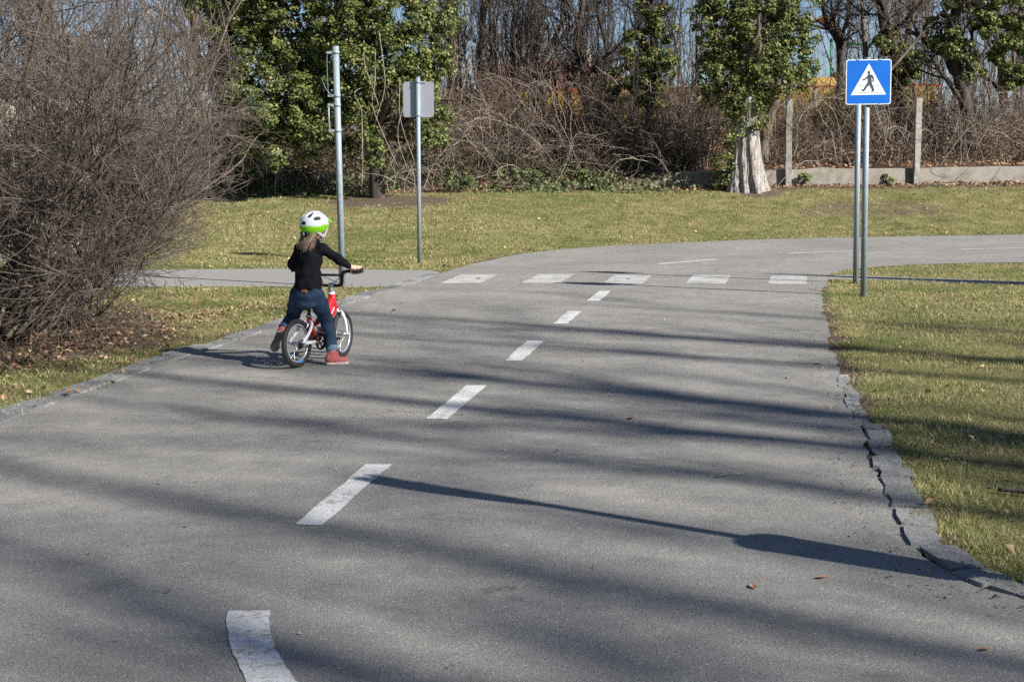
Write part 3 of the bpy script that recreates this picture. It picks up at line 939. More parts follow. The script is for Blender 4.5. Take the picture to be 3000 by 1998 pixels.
ivy_trunk('slim ivy-clad tree standing left of the bleached trunk', [(3.97, 39, 1.9), (3.94, 39, 3.26), (4.03, 39, 4.68), (3.86, 39, 6.09), (3.83, 39, 8.0)], [0.16, 0.14, 0.11, 0.08, 0.04],
          [(3.95, 38.8, 3.1, .4), (3.75, 38.8, 3.7, .5), (3.3, 38.8, 4.0, .45), (4.1, 38.8, 4.3, .5), (3.6, 38.8, 4.8, .5), (4.2, 38.8, 5.2, .4), (4.0, 38.8, 6.0, .45), (3.0, 38.8, 3.6, .35)], 5200, 300, tw=260)
ivy_trunk('dark ivy-clad tree near the right edge behind the fence post', [(12.48, 38, 1.6), (12.38, 38, 2.87), (12.12, 38, 3.8), (11.92, 38, 4.72), (12.01, 38, 5.86), (12.09, 38, 7.8)], [0.20, 0.18, 0.16, 0.14, 0.11, 0.06],
          [(12.0, 37.8, 4.6, .45), (11.6, 37.8, 5.0, .4), (12.5, 37.8, 5.3, .5), (13.6, 37.7, 5.4, .6), (13.4, 37.7, 4.4, .5), (13.5, 37.7, 3.6, .35), (12.2, 37.8, 6.2, .5), (14.0, 37.7, 4.9, .6), (11.2, 37.9, 4.5, .3), (12.9, 37.7, 6.0, .6), (13.2, 37.7, 5.0, .5), (12.4, 37.7, 4.0, .35), (11.9, 37.7, 5.6, .45), (13.9, 37.7, 4.0, .4)], 10500, 310, tw=420, L=2.6, t0=0.2)
ivy_trunk('leaning ivy-clad tree right behind the blue crossing sign', [(11.75, 42, 2.4), (11.51, 42, 4.58), (11.17, 42, 5.47), (11.02, 42, 6.35), (10.87, 42, 8.2)], [0.19, 0.17, 0.15, 0.13, 0.07],
          [(11.4, 41.5, 4.7, .4), (11.6, 41.5, 4.0, .4), (11.2, 41.5, 5.1, .35), (11.8, 41.5, 4.3, .35), (11.5, 41.5, 3.4, .3)], 3600, 320, tw=300)
ivy_trunk('dark ivy-clad tree between the left shrubs and the big ivy tree', [(-7.62, 37, 1.4), (-7.62, 37, 3.77), (-7.5, 37, 4.89), (-7.54, 37, 6.0), (-7.54, 37, 8.0)], [0.2, 0.17, 0.15, 0.12, 0.06],
          [(-7.4, 36.8, 2.2, .5), (-7.0, 36.8, 2.8, .4), (-8.2, 36.8, 2.4, .5)], 2600, 330, tw=420, L=2.6)

# --- leafless trees
TR = [
    ('black forked tree with a bowed trunk left of the mottled pole', [(2.4, 42, 2.3), (2.27, 42, 4.06), (2.05, 42, 4.96), (2.03, 42, 5.46), (2.23, 42, 6.34), (2.36, 42, 8.6)], [.13, .11, .10, .09, .07, .03], 'bark_dark'),
    ('black kinked tree just right of the mottled pole', [(2.72, 43, 2.4), (2.83, 43, 3.86), (2.93, 43, 4.64), (3.06, 43, 5.05), (2.87, 43, 5.68), (2.7, 43, 6.58), (2.62, 43, 8.6)], [.11, .10, .09, .08, .07, .05, .03], 'bark_dark'),
    ('thin bare tree curving right in the middle of the thicket', [(1.08, 44, 2.5), (1.13, 44, 4.73), (1.27, 44, 5.26), (1.65, 44, 5.92), (1.79, 44, 6.71), (1.94, 44, 8.4)], [.10, .08, .08, .07, .05, .03], 'bark_brown'),
    ('straight slim bare tree nearest the right side of the big ivy tree', [(-0.94, 46, 2.6), (-0.93, 46, 4.91), (-0.82, 46, 6.98), (-0.91, 46, 9.4)], [.11, .09, .06, .03], 'bark_brown'),
    ('second slim bare tree right of the big ivy tree', [(-0.53, 48, 2.6), (-0.54, 48, 5.05), (-0.6, 48, 7.22), (-0.51, 48, 9.6)], [.10, .09, .06, .03], 'bark_dark'),
    ('third slim bare tree right of the big ivy tree, slightly wavy', [(0.06, 45, 2.6), (0.19, 45, 4.28), (0.14, 45, 5.77), (0.27, 45, 6.85), (0.34, 45, 9.0)], [.10, .09, .07, .06, .03], 'bark_dark'),
    ('fourth slim bare tree right of the big ivy tree', [(0.68, 50, 2.6), (0.68, 50, 5.18), (0.82, 50, 7.44), (0.78, 50, 9.6)], [.12, .10, .07, .03], 'bark_brown'),
    ('slim bare tree behind the slim ivy-clad tree', [(4.4, 47, 2.6), (4.45, 47, 4.92), (4.3, 47, 7.04), (4.2, 47, 9.4)], [.11, .09, .06, .03], 'bark_dark'),
    ('slender straight bare tree rising right above the blue crossing sign', [(10.7, 42, 2.3), (10.61, 42, 4.59), (10.52, 42, 5.6), (10.48, 42, 6.36), (10.45, 42, 8.4)], [.09, .08, .07, .06, .03], 'bark_brown'),
    ('forked bare tree in front of the yellow playground tower', [(10.27, 44, 2.5), (10.32, 44, 5.01), (9.95, 44, 5.81), (9.73, 44, 6.61), (9.58, 44, 8.4)], [.12, .11, .09, .07, .03], 'bark_dark'),
    ('bare tree behind the left shrubs with pale upper twigs', [(-8.92, 40, 2.3), (-8.77, 40, 4.57), (-8.88, 40, 6.37), (-8.76, 40, 8.6)], [.13, .11, .08, .03], 'bark_brown'),
    ('bare tree far behind the leftmost shrub', [(-12.2, 38, 2.3), (-12.4, 38, 4.6), (-12.1, 38, 6.4), (-12.3, 38, 8.4)], [.13, .11, .08, .03], 'bark_brown'),
    ('bare tree at the far right beyond the fence', [(15.2, 43, 2.6), (15.0, 43, 4.6), (15.3, 43, 6.4), (15.1, 43, 8.6)], [.14, .12, .09, .03], 'bark_dark'),
    ('bare tree behind the bleached trunk, left of the playground tower', [(7.6, 45, 2.5), (7.8, 45, 4.6), (7.7, 45, 6.6), (7.9, 45, 9.0)], [.13, .11, .08, .03], 'bark_brown'),
    ('bare tree just right of the playground tower', [(13.4, 47, 2.6), (13.2, 47, 5.2), (13.5, 47, 7.0), (13.4, 47, 9.2)], [.12, .10, .07, .03], 'bark_brown'),
    ('bare tree behind the top right of the big ivy tree', [(-2.0, 44, 2.5), (-1.7, 44, 5.0), (-1.9, 44, 7.0), (-1.8, 44, 9.0)], [.12, .10, .07, .03], 'bark_brown'),
]
for i, (lab, tr, ra, bk) in enumerate(TR):
    bare_tree('bare_tree', lab, tr, ra, 400 + 10 * i, M[bk], limbs=16, br=140, tw=850, L=2.4, t0=0.1, rmin=0.006)
# side limb of the forked tree, leaning trunk beside the bleached one, pale diagonal limb at the right
t13 = pipe('leaning_trunk', [(6.70, 37.2, 1.6), (6.76, 37.2, 2.23), (6.89, 37.2, 2.8), (7.04, 37.2, 3.2), (7.09, 37.2, 3.6), (7.16, 37.2, 4.9)], [0.16, 0.14, 0.13, 0.12, 0.11, 0.06], M['bark_brown'])
tag(t13, 'leaning brown trunk between the bleached trunk and the concrete post', 'tree trunk')
t9 = pipe('fallen_limb', [(13.5, 38.2, 7.1), (13.14, 38, 6.76), (11.9, 38, 5.75), (11.21, 37.6, 5.19), (10.3, 37.3, 4.23), (9.9, 37.2, 3.8)], [0.07, 0.075, 0.065, 0.05, 0.035, 0.015], M['bark_brown'])
tag(t9, 'brown diagonal limb hanging left from the dark ivy-clad tree at the right', 'branch')
pole = pipe('mottled_pole', [(2.65, 50, 2.4), (2.64, 50, 7.4), (2.62, 50, 10)], 0.055, make_bark('mottled_paint', (0.16, 0.13, 0.12), (0.62, 0.60, 0.60), 9.0, 0.5, 0.1))
tag(pole, 'thin white mottled pole rising between the two black trees', 'pole')

# --- brambles: one tangled mass along the bank
def bramble(name, label, xs, n, hmax, seed, y0=36.5, y1=40.5, k2=2.2):
    r_ = np.random.default_rng(seed)
    x = r_.uniform(xs[0], xs[1], n)
    y = y0 + (y1 - y0) * r_.uniform(0, 1, n) ** 1.2
    K = 8
    P = np.empty((n, K, 3))
    P[:, 0] = np.c_[x, y, terr(x, y) - 0.03]
    d = unit(np.c_[r_.normal(0, 0.45, n), r_.normal(-0.12, 0.35, n), np.ones(n)])
    L = hmax * np.where(r_.uniform(0, 1, n) < .14, r_.uniform(1.3, 1.9, n), r_.uniform(0.5, 1.15, n)) * (0.85 + 0.3 * wob(x, y * 0 + seed, 1.3))
    for k in range(1, K):
        d = d + r_.normal(0, 0.16, (n, 3))
        d[:, 2] -= 0.05 + 0.20 * (k / K)
        d = unit(d)
        P[:, k] = P[:, k - 1] + d * (L / (K - 1))[:, None]
    Rr = r_.uniform(0.006, 0.014, n)[:, None] * np.linspace(1, 0.4, K)[None]
    P2, R2 = grow(P, Rr, int(n * k2), 0.15, 1, 0.3, 1.05, 0.8, 5, 0.6, wander=0.2, bend=-0.02, seed=seed + 1, rmin=0.0045)
    P3, R3 = grow(P2, R2, int(n * k2 * 0.8), 0.1, 1, 0.15, 0.5, 0.7, 3, 0.7, wander=0.2, seed=seed + 2, rmin=0.004)
    P, P2, P3 = above(P), above(P2), above(P3)
    V, F = merge([tubes(P, Rr, 3), tubes(P2, R2, 3), tubes(P3, R3, 3)])
    return tag(mesh_np(name, V, F, M['bramble']), label, 'brambles', kind='stuff')


bramble('bramble_thicket', 'tangle of brown bramble stems between the big ivy tree and the bleached trunk', (-3.5, 5.4), 1500, 2.3, 500)
bramble('bramble_thicket', 'tangle of brown bramble stems behind the concrete posts at the right', (6.3, 16.5), 1050, 2.0, 510, 37.1, 41.0)
bramble('bramble_thicket', 'brown stems in the dark beneath the big ivy tree', (-11, -3.2), 700, 1.5, 520, 37.4, 41)
bramble('bramble_thicket', 'far brown scrub in front of the yellow fence', (-12, 18), 1500, 2.2, 530, 41.0, 45.5, 1.6)

def tangle(label, n, xs, ys, hmax, seed):
    r_ = np.random.default_rng(seed)
    x, y = r_.uniform(*xs, n), r_.uniform(*ys, n)
    K = 14
    P = np.empty((n, K, 3))
    P[:, 0] = np.c_[x, y, terr(x, y)]
    d = unit(np.c_[r_.normal(0, .5, n), r_.normal(-.1, .25, n), np.ones(n)])
    L = hmax * r_.uniform(.7, 1.6, n)
    for k in range(1, K):
        d = d + r_.normal(0, .2, (n, 3)) + np.array([0, 0, -.16 * k / K])
        d = unit(d)
        P[:, k] = P[:, k - 1] + d * (L / (K - 1))[:, None]
    Rr = r_.uniform(.007, .015, n)[:, None] * np.linspace(1, .4, K)[None]
    P2, R2 = grow(P, Rr, n * 3, .2, 1, .3, .9, .8, 6, .6, wander=.22, seed=seed + 1, rmin=.005)
    V, F = merge([tubes(above(P), Rr, 4), tubes(above(P2), R2, 3)])
    return tag(mesh_np('vine_tangle', V, F, M['twig_pale']), label, 'vines', kind='stuff')


tangle('pale looping vine stems in front of the middle bramble thicket', 150, (-2.6, 5.2), (36.2, 38.0), 2.5, 570)
tangle('pale looping vine stems behind the concrete posts', 110, (6.6, 15.5), (36.5, 38.5), 2.2, 575)
tangle('pale vine stems in the shade below the big ivy tree', 70, (-8.0, -2.0), (34.6, 36.8), 1.6, 580)


def saplings(label, n, xs, ys, seed, hmax=6.5, r0=.024, side=15, tw=16, mat='bark_dark'):
    r_ = np.random.default_rng(seed)
    x, y = r_.uniform(*xs, n), r_.uniform(*ys, n)
    K = 10
    P = np.empty((n, K, 3))
    P[:, 0] = np.c_[x, y, terr(x, y) - .05]
    d = unit(np.c_[r_.normal(0, .10, n), r_.normal(0, .10, n), np.ones(n)])
    L = hmax * r_.uniform(.6, 1.15, n)
    for k in range(1, K):
        d = d + r_.normal(0, .065, (n, 3))
        d[:, 2] += .05
        d = unit(d)
        P[:, k] = P[:, k - 1] + d * (L / (K - 1))[:, None]
    Rr = r0 * r_.uniform(.5, 1.6, n)[:, None] * np.linspace(1, .3, K)[None]
    P2, R2 = grow(P, Rr, n * side, .15, 1, .5, 1.7, .75, 6, .5, up=.35, wander=.15, seed=seed + 1, rmin=.006)
    P3, R3 = grow(P2, R2, n * tw, .1, 1, .2, .7, .7, 4, .7, up=.1, wander=.18, seed=seed + 2, rmin=.005)
    V, F = merge([tubes(P, Rr, 4), tubes(P2, R2, 3), tubes(P3, R3, 3)])
    return tag(mesh_np('sapling_stand', V, F, M[mat]), label, 'saplings', kind='stuff')


saplings('mass of thin dark leafless saplings beyond the brambles in the middle', 175, (-3.5, 6.2), (41.5, 52), 540)
saplings('few thin leafless saplings behind the bleached trunk', 50, (6.2, 8.8), (41.5, 52), 545, mat='bark_brown')
saplings('mass of thin leafless saplings beyond the fence at the right', 125, (11.0, 18.0), (41.5, 52), 550, mat='bark_brown')
saplings('mass of thin leafless saplings behind the left shrubs', 100, (-15.0, -5.0), (37.5, 48), 560, mat='bark_brown')

# --- ivy and dead leaves on the ground
def on_ground(n, xs, ys, seed, keep=None):
    r_ = np.random.default_rng(seed)
    x = r_.uniform(*xs, n)
    y = r_.uniform(*ys, n)
    if keep is not None:
        k = keep(x, y, r_)
        x, y = x[k], y[k]
    return x, y


x, y = on_ground(22000, (-10, 5.0), (34.8, 38.0), 600, lambda x, y, r: (wob(x, y, 1.2) + r.uniform(-.8, .8, x.shape) > -0.1) & (dist_poly([(-3.6, 33), (-2.2, 35.4)], x, y) > 0.9))
p = np.c_[x, y, terr(x, y) + np.random.default_rng(1).uniform(0.0, 0.38, len(x)) * np.clip((y - 34.7) / 1.0, 0, 1)]
ig = leaves('ivy_ground_cover', p, np.random.default_rng(2).normal(0, .6, p.shape) + [0, -.7, .6], np.random.default_rng(3).uniform(.05, .1, len(p)), M['ivy_dark'], seed=601)
tag(ig, 'low dull ivy covering the foot of the bank along the lawn', 'ivy', kind='stuff')
for i, (bx, by, bz, rx, rz, lab) in enumerate(((-1.35, 35.2, 1.3, .55, .38, 'rounded ivy bush at the lawn edge right of the grey sign post'), (0.2, 35.6, 1.25, .8, .3, 'low ivy mound at the lawn edge in the middle of the bank'), (1.9, 35.6, 1.2, .6, .28, 'low ivy mound at the lawn edge left of the wall end'),
                                               (7.62, 35.86, 1.18, .2, .22, 'small ivy clump on the low wall by the left concrete post'), (9.75, 35.88, 1.2, .14, .22, 'small ivy clump hanging on the low wall behind the sign poles'), (-6.6, 35.0, 1.25, 1.0, .4, 'dark ivy mound under the left side of the big ivy tree'))):
    b = np.array([bx, by, terr(np.array([bx]), np.array([by]))[0]])
    root = tag(empty('ivy_bush', tuple(b)), lab, 'ivy bush', 'ivy bushes along the wall')
    P0, R0_ = stems(16, (bx, by), rx * 0.5, rz * 1.6, .3, .8, 5, .008, 650 + i)
    V, F = tubes(P0 - b, R0_, 3)
    mesh_np('stems', V, F, M['twig'], root)['kind'] = 'stuff'
    p, q = ivy_points([(0, 0, bz - b[2], rx, .35 if rx > .25 else .12, rz)], int(2600 * rx), .14 if rx > .25 else .07, 660 + i, 60)
    p[:, 2] = np.maximum(p[:, 2], 0.01)
    leaves('foliage', p, q + (np.array([0.5, -1.6, 0.4]) if rx < .25 else 0), np.random.default_rng(i).uniform(.04, .08, len(p)), M['ivy'] if rx < .25 else M['ivy_dark'], root, 670 + i)['kind'] = 'stuff'


def litter_obj(name, label, x, y, size, seed, lift=0.03, mat='litter'):
    r_ = np.random.default_rng(seed)
    p = np.c_[x, y, terr(x, y) + r_.uniform(0.004, lift, len(x))]
    o = leaves(name, p, r_.normal(0, .45, p.shape) + [0, 0, 1], r_.uniform(*size, len(x)), M[mat], seed=seed + 1, fold=.16, wid=.3)
    return tag(o, label, 'leaves', kind='stuff')


x, y = on_ground(16000, (-11, 17), (36.3, 41.5), 610)
litter_obj('leaf_litter', 'brown fallen leaves covering the bank behind the low wall', x, y, (.06, .13), 611, .08)
x, y = on_ground(5200, (-8, 15), (34.6, 36.0), 612, lambda x, y, r: r.uniform(0, 1, x.shape) < np.clip((y - 34.7) / 1.1, 0, 1) ** 2)
litter_obj('leaf_litter', 'strip of brown fallen leaves along the foot of the low wall', x, y, (.05, .12), 613, .05)
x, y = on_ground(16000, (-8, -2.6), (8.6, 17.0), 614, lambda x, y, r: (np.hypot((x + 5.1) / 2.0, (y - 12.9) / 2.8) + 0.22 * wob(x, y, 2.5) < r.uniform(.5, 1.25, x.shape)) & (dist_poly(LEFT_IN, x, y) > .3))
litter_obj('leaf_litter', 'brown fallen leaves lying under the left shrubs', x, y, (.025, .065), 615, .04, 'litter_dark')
x, y = on_ground(1900, (-7, 14), (21, 35.2), 616, lambda x, y, r: ~inside(ROAD, x, y) & ~inside(PATH_L, x, y))
litter_obj('scattered_leaves', 'dry leaves scattered over the far lawn', x, y, (.04, .09), 617, .05)
x, y = on_ground(700, (1.4, 8), (4.4, 18), 618, lambda x, y, r: ~inside(ROAD, x, y) & ~inside(PATH_R, x, y))
litter_obj('scattered_leaves', 'dry leaves scattered over the right lawn', x, y, (.025, .06), 619, .05)
x, y = on_ground(26000, (1.3, 4.6), (4.4, 18.5), 620, lambda x, y, r: (dist_poly(RIGHT, x, y) < .40 * r.uniform(0, 1, x.shape)) & (x < 4.4))
litter_obj('road_edge_debris', 'leaf crumbs and soil bits along the right road edge', x, y, (.005, .018), 621, .02, 'crumb')
x, y = on_ground(160, (1.3, 4.6), (4.4, 18.5), 622, lambda x, y, r: (dist_poly(RIGHT, x, y) < .5 * r.uniform(0, 1, x.shape)) & (x < 4.4))
litter_obj('road_edge_leaves', 'few dry leaves caught along the right road edge', x, y, (.02, .045), 623, .03)

# ------------------------------------------------------------------ turf
def turf(name, label, xs, ys, dens, hgt, wid, seed, mat, keep):
    r_ = np.random.default_rng(seed)
    n = int((xs[1] - xs[0]) * (ys[1] - ys[0]) * dens)
    x, y = r_.uniform(*xs, n), r_.uniform(*ys, n)
    k = keep(x, y, r_) & ~inside(ROAD, x, y) & ~inside(PATH_L, x, y) & ~inside(PATH_R, x, y)
    x, y = x[k], y[k]
    n = len(x)
    z = terr(x, y)
    a = r_.uniform(0, 2 * np.pi, n)
    clump = 0.75 + 0.45 * wob(x, y, 6.0)
    h = hgt * r_.uniform(0.45, 1.25, n) * np.clip(clump, .35, 1.5)
    w = wid * r_.uniform(0.7, 1.3, n)
    lean = r_.uniform(0.2, 1.1, n) * h
    la = r_.uniform(0, 2 * np.pi, n)
    dx, dy = np.cos(a) * w * .5, np.sin(a) * w * .5
    V = np.stack([np.c_[x - dx, y - dy, z - .004], np.c_[x + dx, y + dy, z - .004], np.c_[x + np.cos(la) * lean, y + np.sin(la) * lean, z + h]], 1).reshape(-1, 3)
    F = np.arange(3 * n).reshape(-1, 3)
    return tag(mesh_np(name, V, F, M[mat]), label, 'grass', kind='stuff')


def patchy(x, y, r):
    l = litter_amount(x, y) + 0.9 * (0.5 + 0.35 * wob(x, y, 3.1)) - 0.15 + 0.22 * np.clip(wob(x + 7, y, 8.0), 0, 1)
    return r.uniform(.35, .95, x.shape) > l


turf('grass', 'straw and green turf of the near right lawn', (1.5, 6.5), (4.6, 12.0), 3600, .034, .0046, 700, 'grass', lambda x, y, r: patchy(x, y, r) & (x < .368 * y + 1.2))
turf('grass', 'weeds and moss tufts growing along the right kerb stones', (1.4, 4.6), (4.5, 18.5), 5200, .035, .006, 704, 'grass', lambda x, y, r: (dist_poly(RIGHT, x, y) < .34) & (wob(x, y, 5.0) + .35 * wob(x + 3, y, 14.0) + np.clip((dist_poly(RIGHT, x, y) - .07) * 5, -.25, .7) > r.uniform(.0, .55, x.shape)))
turf('grass', 'ragged grass fringe hanging over the outer side of the right kerb', (1.4, 4.6), (4.5, 18.5), 9000, .04, .005, 705, 'grass', lambda x, y, r: (dist_poly(RIGHT, x, y) > .09 + .05 * wob(x, y, 9.0)) & (dist_poly(RIGHT, x, y) < .26) & (r.uniform(0, 1, x.shape) < .35 + .45 * wob(x, y, 3.0)))
turf('grass', 'straw and green turf around the crossing sign poles', (2.6, 10.5), (11.8, 21.2), 1400, .036, .008, 701, 'grass', lambda x, y, r: patchy(x, y, r) & (x < .368 * y + 1.8))
turf('grass', 'green verge between the left kerb and the shrubs', (-6, -1.2), (7.8, 22.5), 1500, .042, .0075, 702, 'grass', lambda x, y, r: patchy(x, y, r) & (x > -.368 * y - 1.0) & (y < 19.5))
x, y = on_ground(1500, (-6, -1.4), (8.5, 18.5), 624, lambda x, y, r: ~inside(ROAD, x, y) & ~inside(PATH_L, x, y))
litter_obj('scattered_leaves', 'dry leaves scattered over the left verge', x, y, (.025, .06), 625, .05)
turf('grass', 'straw and green turf of the far lawn', (-9, 15), (20.8, 36.0), 640, .045, .015, 703, 'grass_far', lambda x, y, r: patchy(x, y, r) & (np.abs(x) < .368 * y + 1.5) & (y > np.interp(x, [-9, -1.2, 0.5, 3, 8], [21.9, 20.9, 25, 27.5, 29])))

# ------------------------------------------------------------------ far things: yellow fence, houses, playground
M['yellow'] = plain('yellow_board', (0.46, 0.29, 0.045), 0.7, var=0.25, scale=2)
M['green_paint'] = plain('green_paint', (0.02, 0.26, 0.09), 0.5)
M['tile_red'] = plain('red_tiles', (0.20, 0.095, 0.07), 0.85, var=0.25, scale=3)
M['render_wall'] = plain('house_render', (0.55, 0.48, 0.40), 0.9)
M['glass_dark'] = plain('window_glass', (0.03, 0.035, 0.04), 0.1)
M['red_paint'] = plain('red_rail_paint', (0.45, 0.06, 0.03), 0.5)
M['post_grey'] = plain('grey_post', (0.42, 0.42, 0.42), 0.6)
yf = tag(empty('yellow_fence', (2.0, 46.0, 2.6)), 'yellow boarded fence glimpsed through the brambles behind the bank', 'fence')
bx = None
r_ = np.random.default_rng(44)
for i in range(9):
    xx = -5.0 + i * 2.0
    pn = box('fence_panel', (xx, 0, 0.80), (1.86, 0.04, 1.25), M['yellow'], yf) if bx is None else copy_obj(bx, yf)
    if bx is None: bx = pn
    else: pn.location = (i * 2.0, 0, 0)
bx = None
for i in range(10):
    pn = box('fence_post', (-6.0, 0.05, 0.75), (0.09, 0.09, 1.6), M['post_grey'], yf) if bx is None else copy_obj(bx, yf)
    if bx is None: bx = pn
    else: pn.location = (i * 2.0, 0, 0)
box('top_rail', (3.0, 0.0, 1.47), (18.2, 0.07, 0.06), M['red_paint'], yf)


def house(loc, w, d, hw, hr, label, rz=0):
    o = tag(empty('house', loc, rz), label, 'house', 'houses far behind the trees')
    box('wall', (0, 0, hw / 2), (w, d, hw), M['render_wall'], o)
    bm = bmesh.new()
    a = [(-w / 2 - .4, -d / 2 - .4, hw), (w / 2 + .4, -d / 2 - .4, hw), (w / 2 + .4, d / 2 + .4, hw), (-w / 2 - .4, d / 2 + .4, hw), (-w / 2 + d / 3, 0, hw + hr), (w / 2 - d / 3, 0, hw + hr)]
    vv = [bm.verts.new(p) for p in a]
    for f in ((0, 1, 5, 4), (1, 2, 5), (2, 3, 4, 5), (3, 0, 4), (3, 2, 1, 0)): bm.faces.new([vv[i] for i in f])
    rf = mesh_bm('roof', bm, M['tile_red'], o)
    box('chimney', (w * .18, 0, hw + hr), (.6, .6, 1.3), M['render_wall'], rf)
    for fl in range(2 if hw > 4 else 1):
        for k in range(int(w // 2.6)):
            wd = box('window', (-w / 2 + 1.5 + k * 2.6, -d / 2 - .03, 1.4 + fl * 2.4), (1.15, .1, 1.3), M['sign_white'], o)
            box('pane', (-w / 2 + 1.5 + k * 2.6, -d / 2 - .09, 1.4 + fl * 2.4), (.95, .04, 1.1), M['glass_dark'], wd)
    return o


house((2.8, 88, 2.6), 11.6, 8, 2.4, 3.3, 'red roofed house far behind the thicket in the middle')
pg = tag(empty('playground_tower', (13.2, 60, 2.6)), 'yellow playground tower with curved roof behind the ivy-clad tree', 'playground tower')
for sx in (-.62, .62):
    for sy in (-.6, .6): pipe('post', [(sx, sy, 0), (sx, sy, 4.3)], .05, M['green_paint'], pg)
box('deck', (0, 0, 1.9), (1.5, 1.4, .1), M['yellow'], pg)
for sx in (-.68, .68): box('side_panel', (sx, 0, 2.45), (.05, 1.2, .8), M['yellow'], pg)
box('front_panel', (0, -.66, 2.35), (1.3, .05, .5), M['yellow'], pg)
an = np.linspace(0, np.pi, 14)
V = np.concatenate([np.c_[.78 * np.cos(an), np.full(14, yy), 4.25 + .85 * np.sin(an)] for yy in (-.8, .8)] + [np.c_[.74 * np.cos(an), np.full(14, yy), 4.25 + .8 * np.sin(an)] for yy in (-.8, .8)])
F = []
for i in range(13):
    F += [(i, i + 1, 15 + i, 14 + i), (28 + i, 42 + i, 43 + i, 29 + i), (i, 28 + i, 29 + i, i + 1), (14 + i, 15 + i, 43 + i, 42 + i)]
mesh_np('roof', V, F, M['yellow'], pg)
sw = tag(empty('swing_frame', (15.4, 60, 2.6)), 'green swing beam on posts beside the yellow playground tower', 'swing frame')
pipe('beam', [(-1.4, 0, 4.0), (1.4, 0, 4.0)], .05, M['green_paint'], sw)
for sx in (-1.35, 1.35): pipe('leg', [(sx, 0, 0), (sx, 0, 4.0)], .045, M['green_paint'], sw)

# ------------------------------------------------------------------ signs and poles
def figure_pts(P, s=4.515e-4, cx=777, cy=795):
    return [((x - cx) * s, (cy - y) * s) for x, y in P]


WALK = [(765, 605), (745, 640), (700, 690), (615, 735), (628, 765), (690, 740), (740, 705), (750, 725), (750, 800), (700, 880), (650, 965), (620, 985), (585, 978), (598, 1000), (655, 1030), (690, 995), (740, 920), (790, 850), (830, 930), (860, 990), (865, 1015),
        (833, 1040), (845, 1058), (915, 1020), (918, 975), (890, 910), (857, 830), (855, 780), (840, 692), (862, 690), (876, 730), (870, 792), (895, 802), (911, 750), (906, 690), (880, 640), (840, 614), (800, 606)]


def post_with_clamps(root, h, r, zs, mat='galv'):
    pipe('post', [(0, 0, -0.05), (0, 0, h)], r, M[mat], root, sides=20)
    pipe('post_cap', [(0, 0, h), (0, 0, h + .012)], [r * 1.06, r * .95], M[mat], root, sides=20)
    for z in zs:
        c = pipe('clamp', [(0, 0, z - .018), (0, 0, z + .018)], r * 1.16, M[mat], root, sides=20)
        box('clamp_bolt', (r * 1.2, .0, z), (.03, .022, .02), M[mat], c, .003)


def crossing_sign(loc, rz, label, h=2.70, size=.517, off=0.0, k=1.0):
    root = tag(empty('pedestrian_crossing_sign', loc, rz), label, 'road sign', 'pedestrian crossing signs on twin poles')
    zc = h - .265 * k
    post_with_clamps(root, h, .035, (zc + .20 * k, zc - .20 * k))
    pn = plate('panel', [(x, z + zc) for x, z in round_rect(size, .503, .028)], -.062, -.052, M['alu'], root)
    plate('border', [(x, z + zc) for x, z in round_rect(size - .002, .501, .027)], -.0635, -.062, M['sign_white'], pn)
    plate('blue_field', [(x, z + zc) for x, z in round_rect(size - .022, .481, .02)], -.065, -.0635, M['sign_blue'], pn)
    dz = zc + .0
    plate('triangle', [(x, z + dz) for x, z in figure_pts([(777, 342), (328, 1118), (1220, 1108)])], -.067, -.065, M['sign_white'], pn)
    plate('walking_figure', [(x, z + dz) for x, z in figure_pts(WALK)], -.0690, -.067, M['sign_black'], pn)
    hd = [(780 + 34 * math.cos(a), 562 + 41 * math.sin(a)) for a in np.linspace(0, 2 * np.pi, 20)[:-1]]
    plate('figure_head', [(x, z + dz) for x, z in figure_pts(hd)], -.0691, -.067, M['sign_black'], pn)
    for y_, xs_ in ((1062, (465, 543, 618, 692, 770, 925, 1003, 1078)), (890, (543, 618, 780, 928, 1003))):
        for x_ in xs_:
            plate('crossing_dash', [(x, z + dz) for x, z in figure_pts([(x_ - 23, y_ - 8), (x_ + 23, y_ - 8), (x_ + 23, y_ + 8), (x_ - 23, y_ + 8)])], -.0688, -.067, M['sign_black'], pn)
    for sx in (-.128, .128):
        for sz in (-.251, .251):
            box('edge_clip', (sx, -.058, zc + sz), (.033, .022, .018), M['galv'], root, .002)
    for o in [q for q in root.children if q.name.startswith(('panel', 'edge_clip'))]:
        o.scale = (k, 1, k)
        o.location = (off, 0, zc * (1 - k))
    return root


crossing_sign((4.065, 16.02, 0), R(2), 'blue square pedestrian crossing sign facing the viewer on a galvanised pole')
bs = crossing_sign((4.42, 17.83, 0), R(182), 'pole of the second crossing sign, standing directly behind the blue sign and facing away', h=2.74, off=-.10, k=.86)

gs = tag(empty('sign_back', (-1.50, 22.78, 0), R(176)), 'grey back of a road sign on a galvanised pole at the lawn edge', 'road sign')
post_with_clamps(gs, 3.0, .034, (2.93, 2.40))
gp = plate('panel', [(x, z + 2.655) for x, z in round_rect(.50, .565, .045)], -.058, -.048, M['alu'], gs)
for z_ in (2.93, 2.385): box('channel', (0, -.041, z_), (.24, .016, .03), M['galv'], gp, .003)
gs.rotation_euler = (0, R(-.8), R(176))

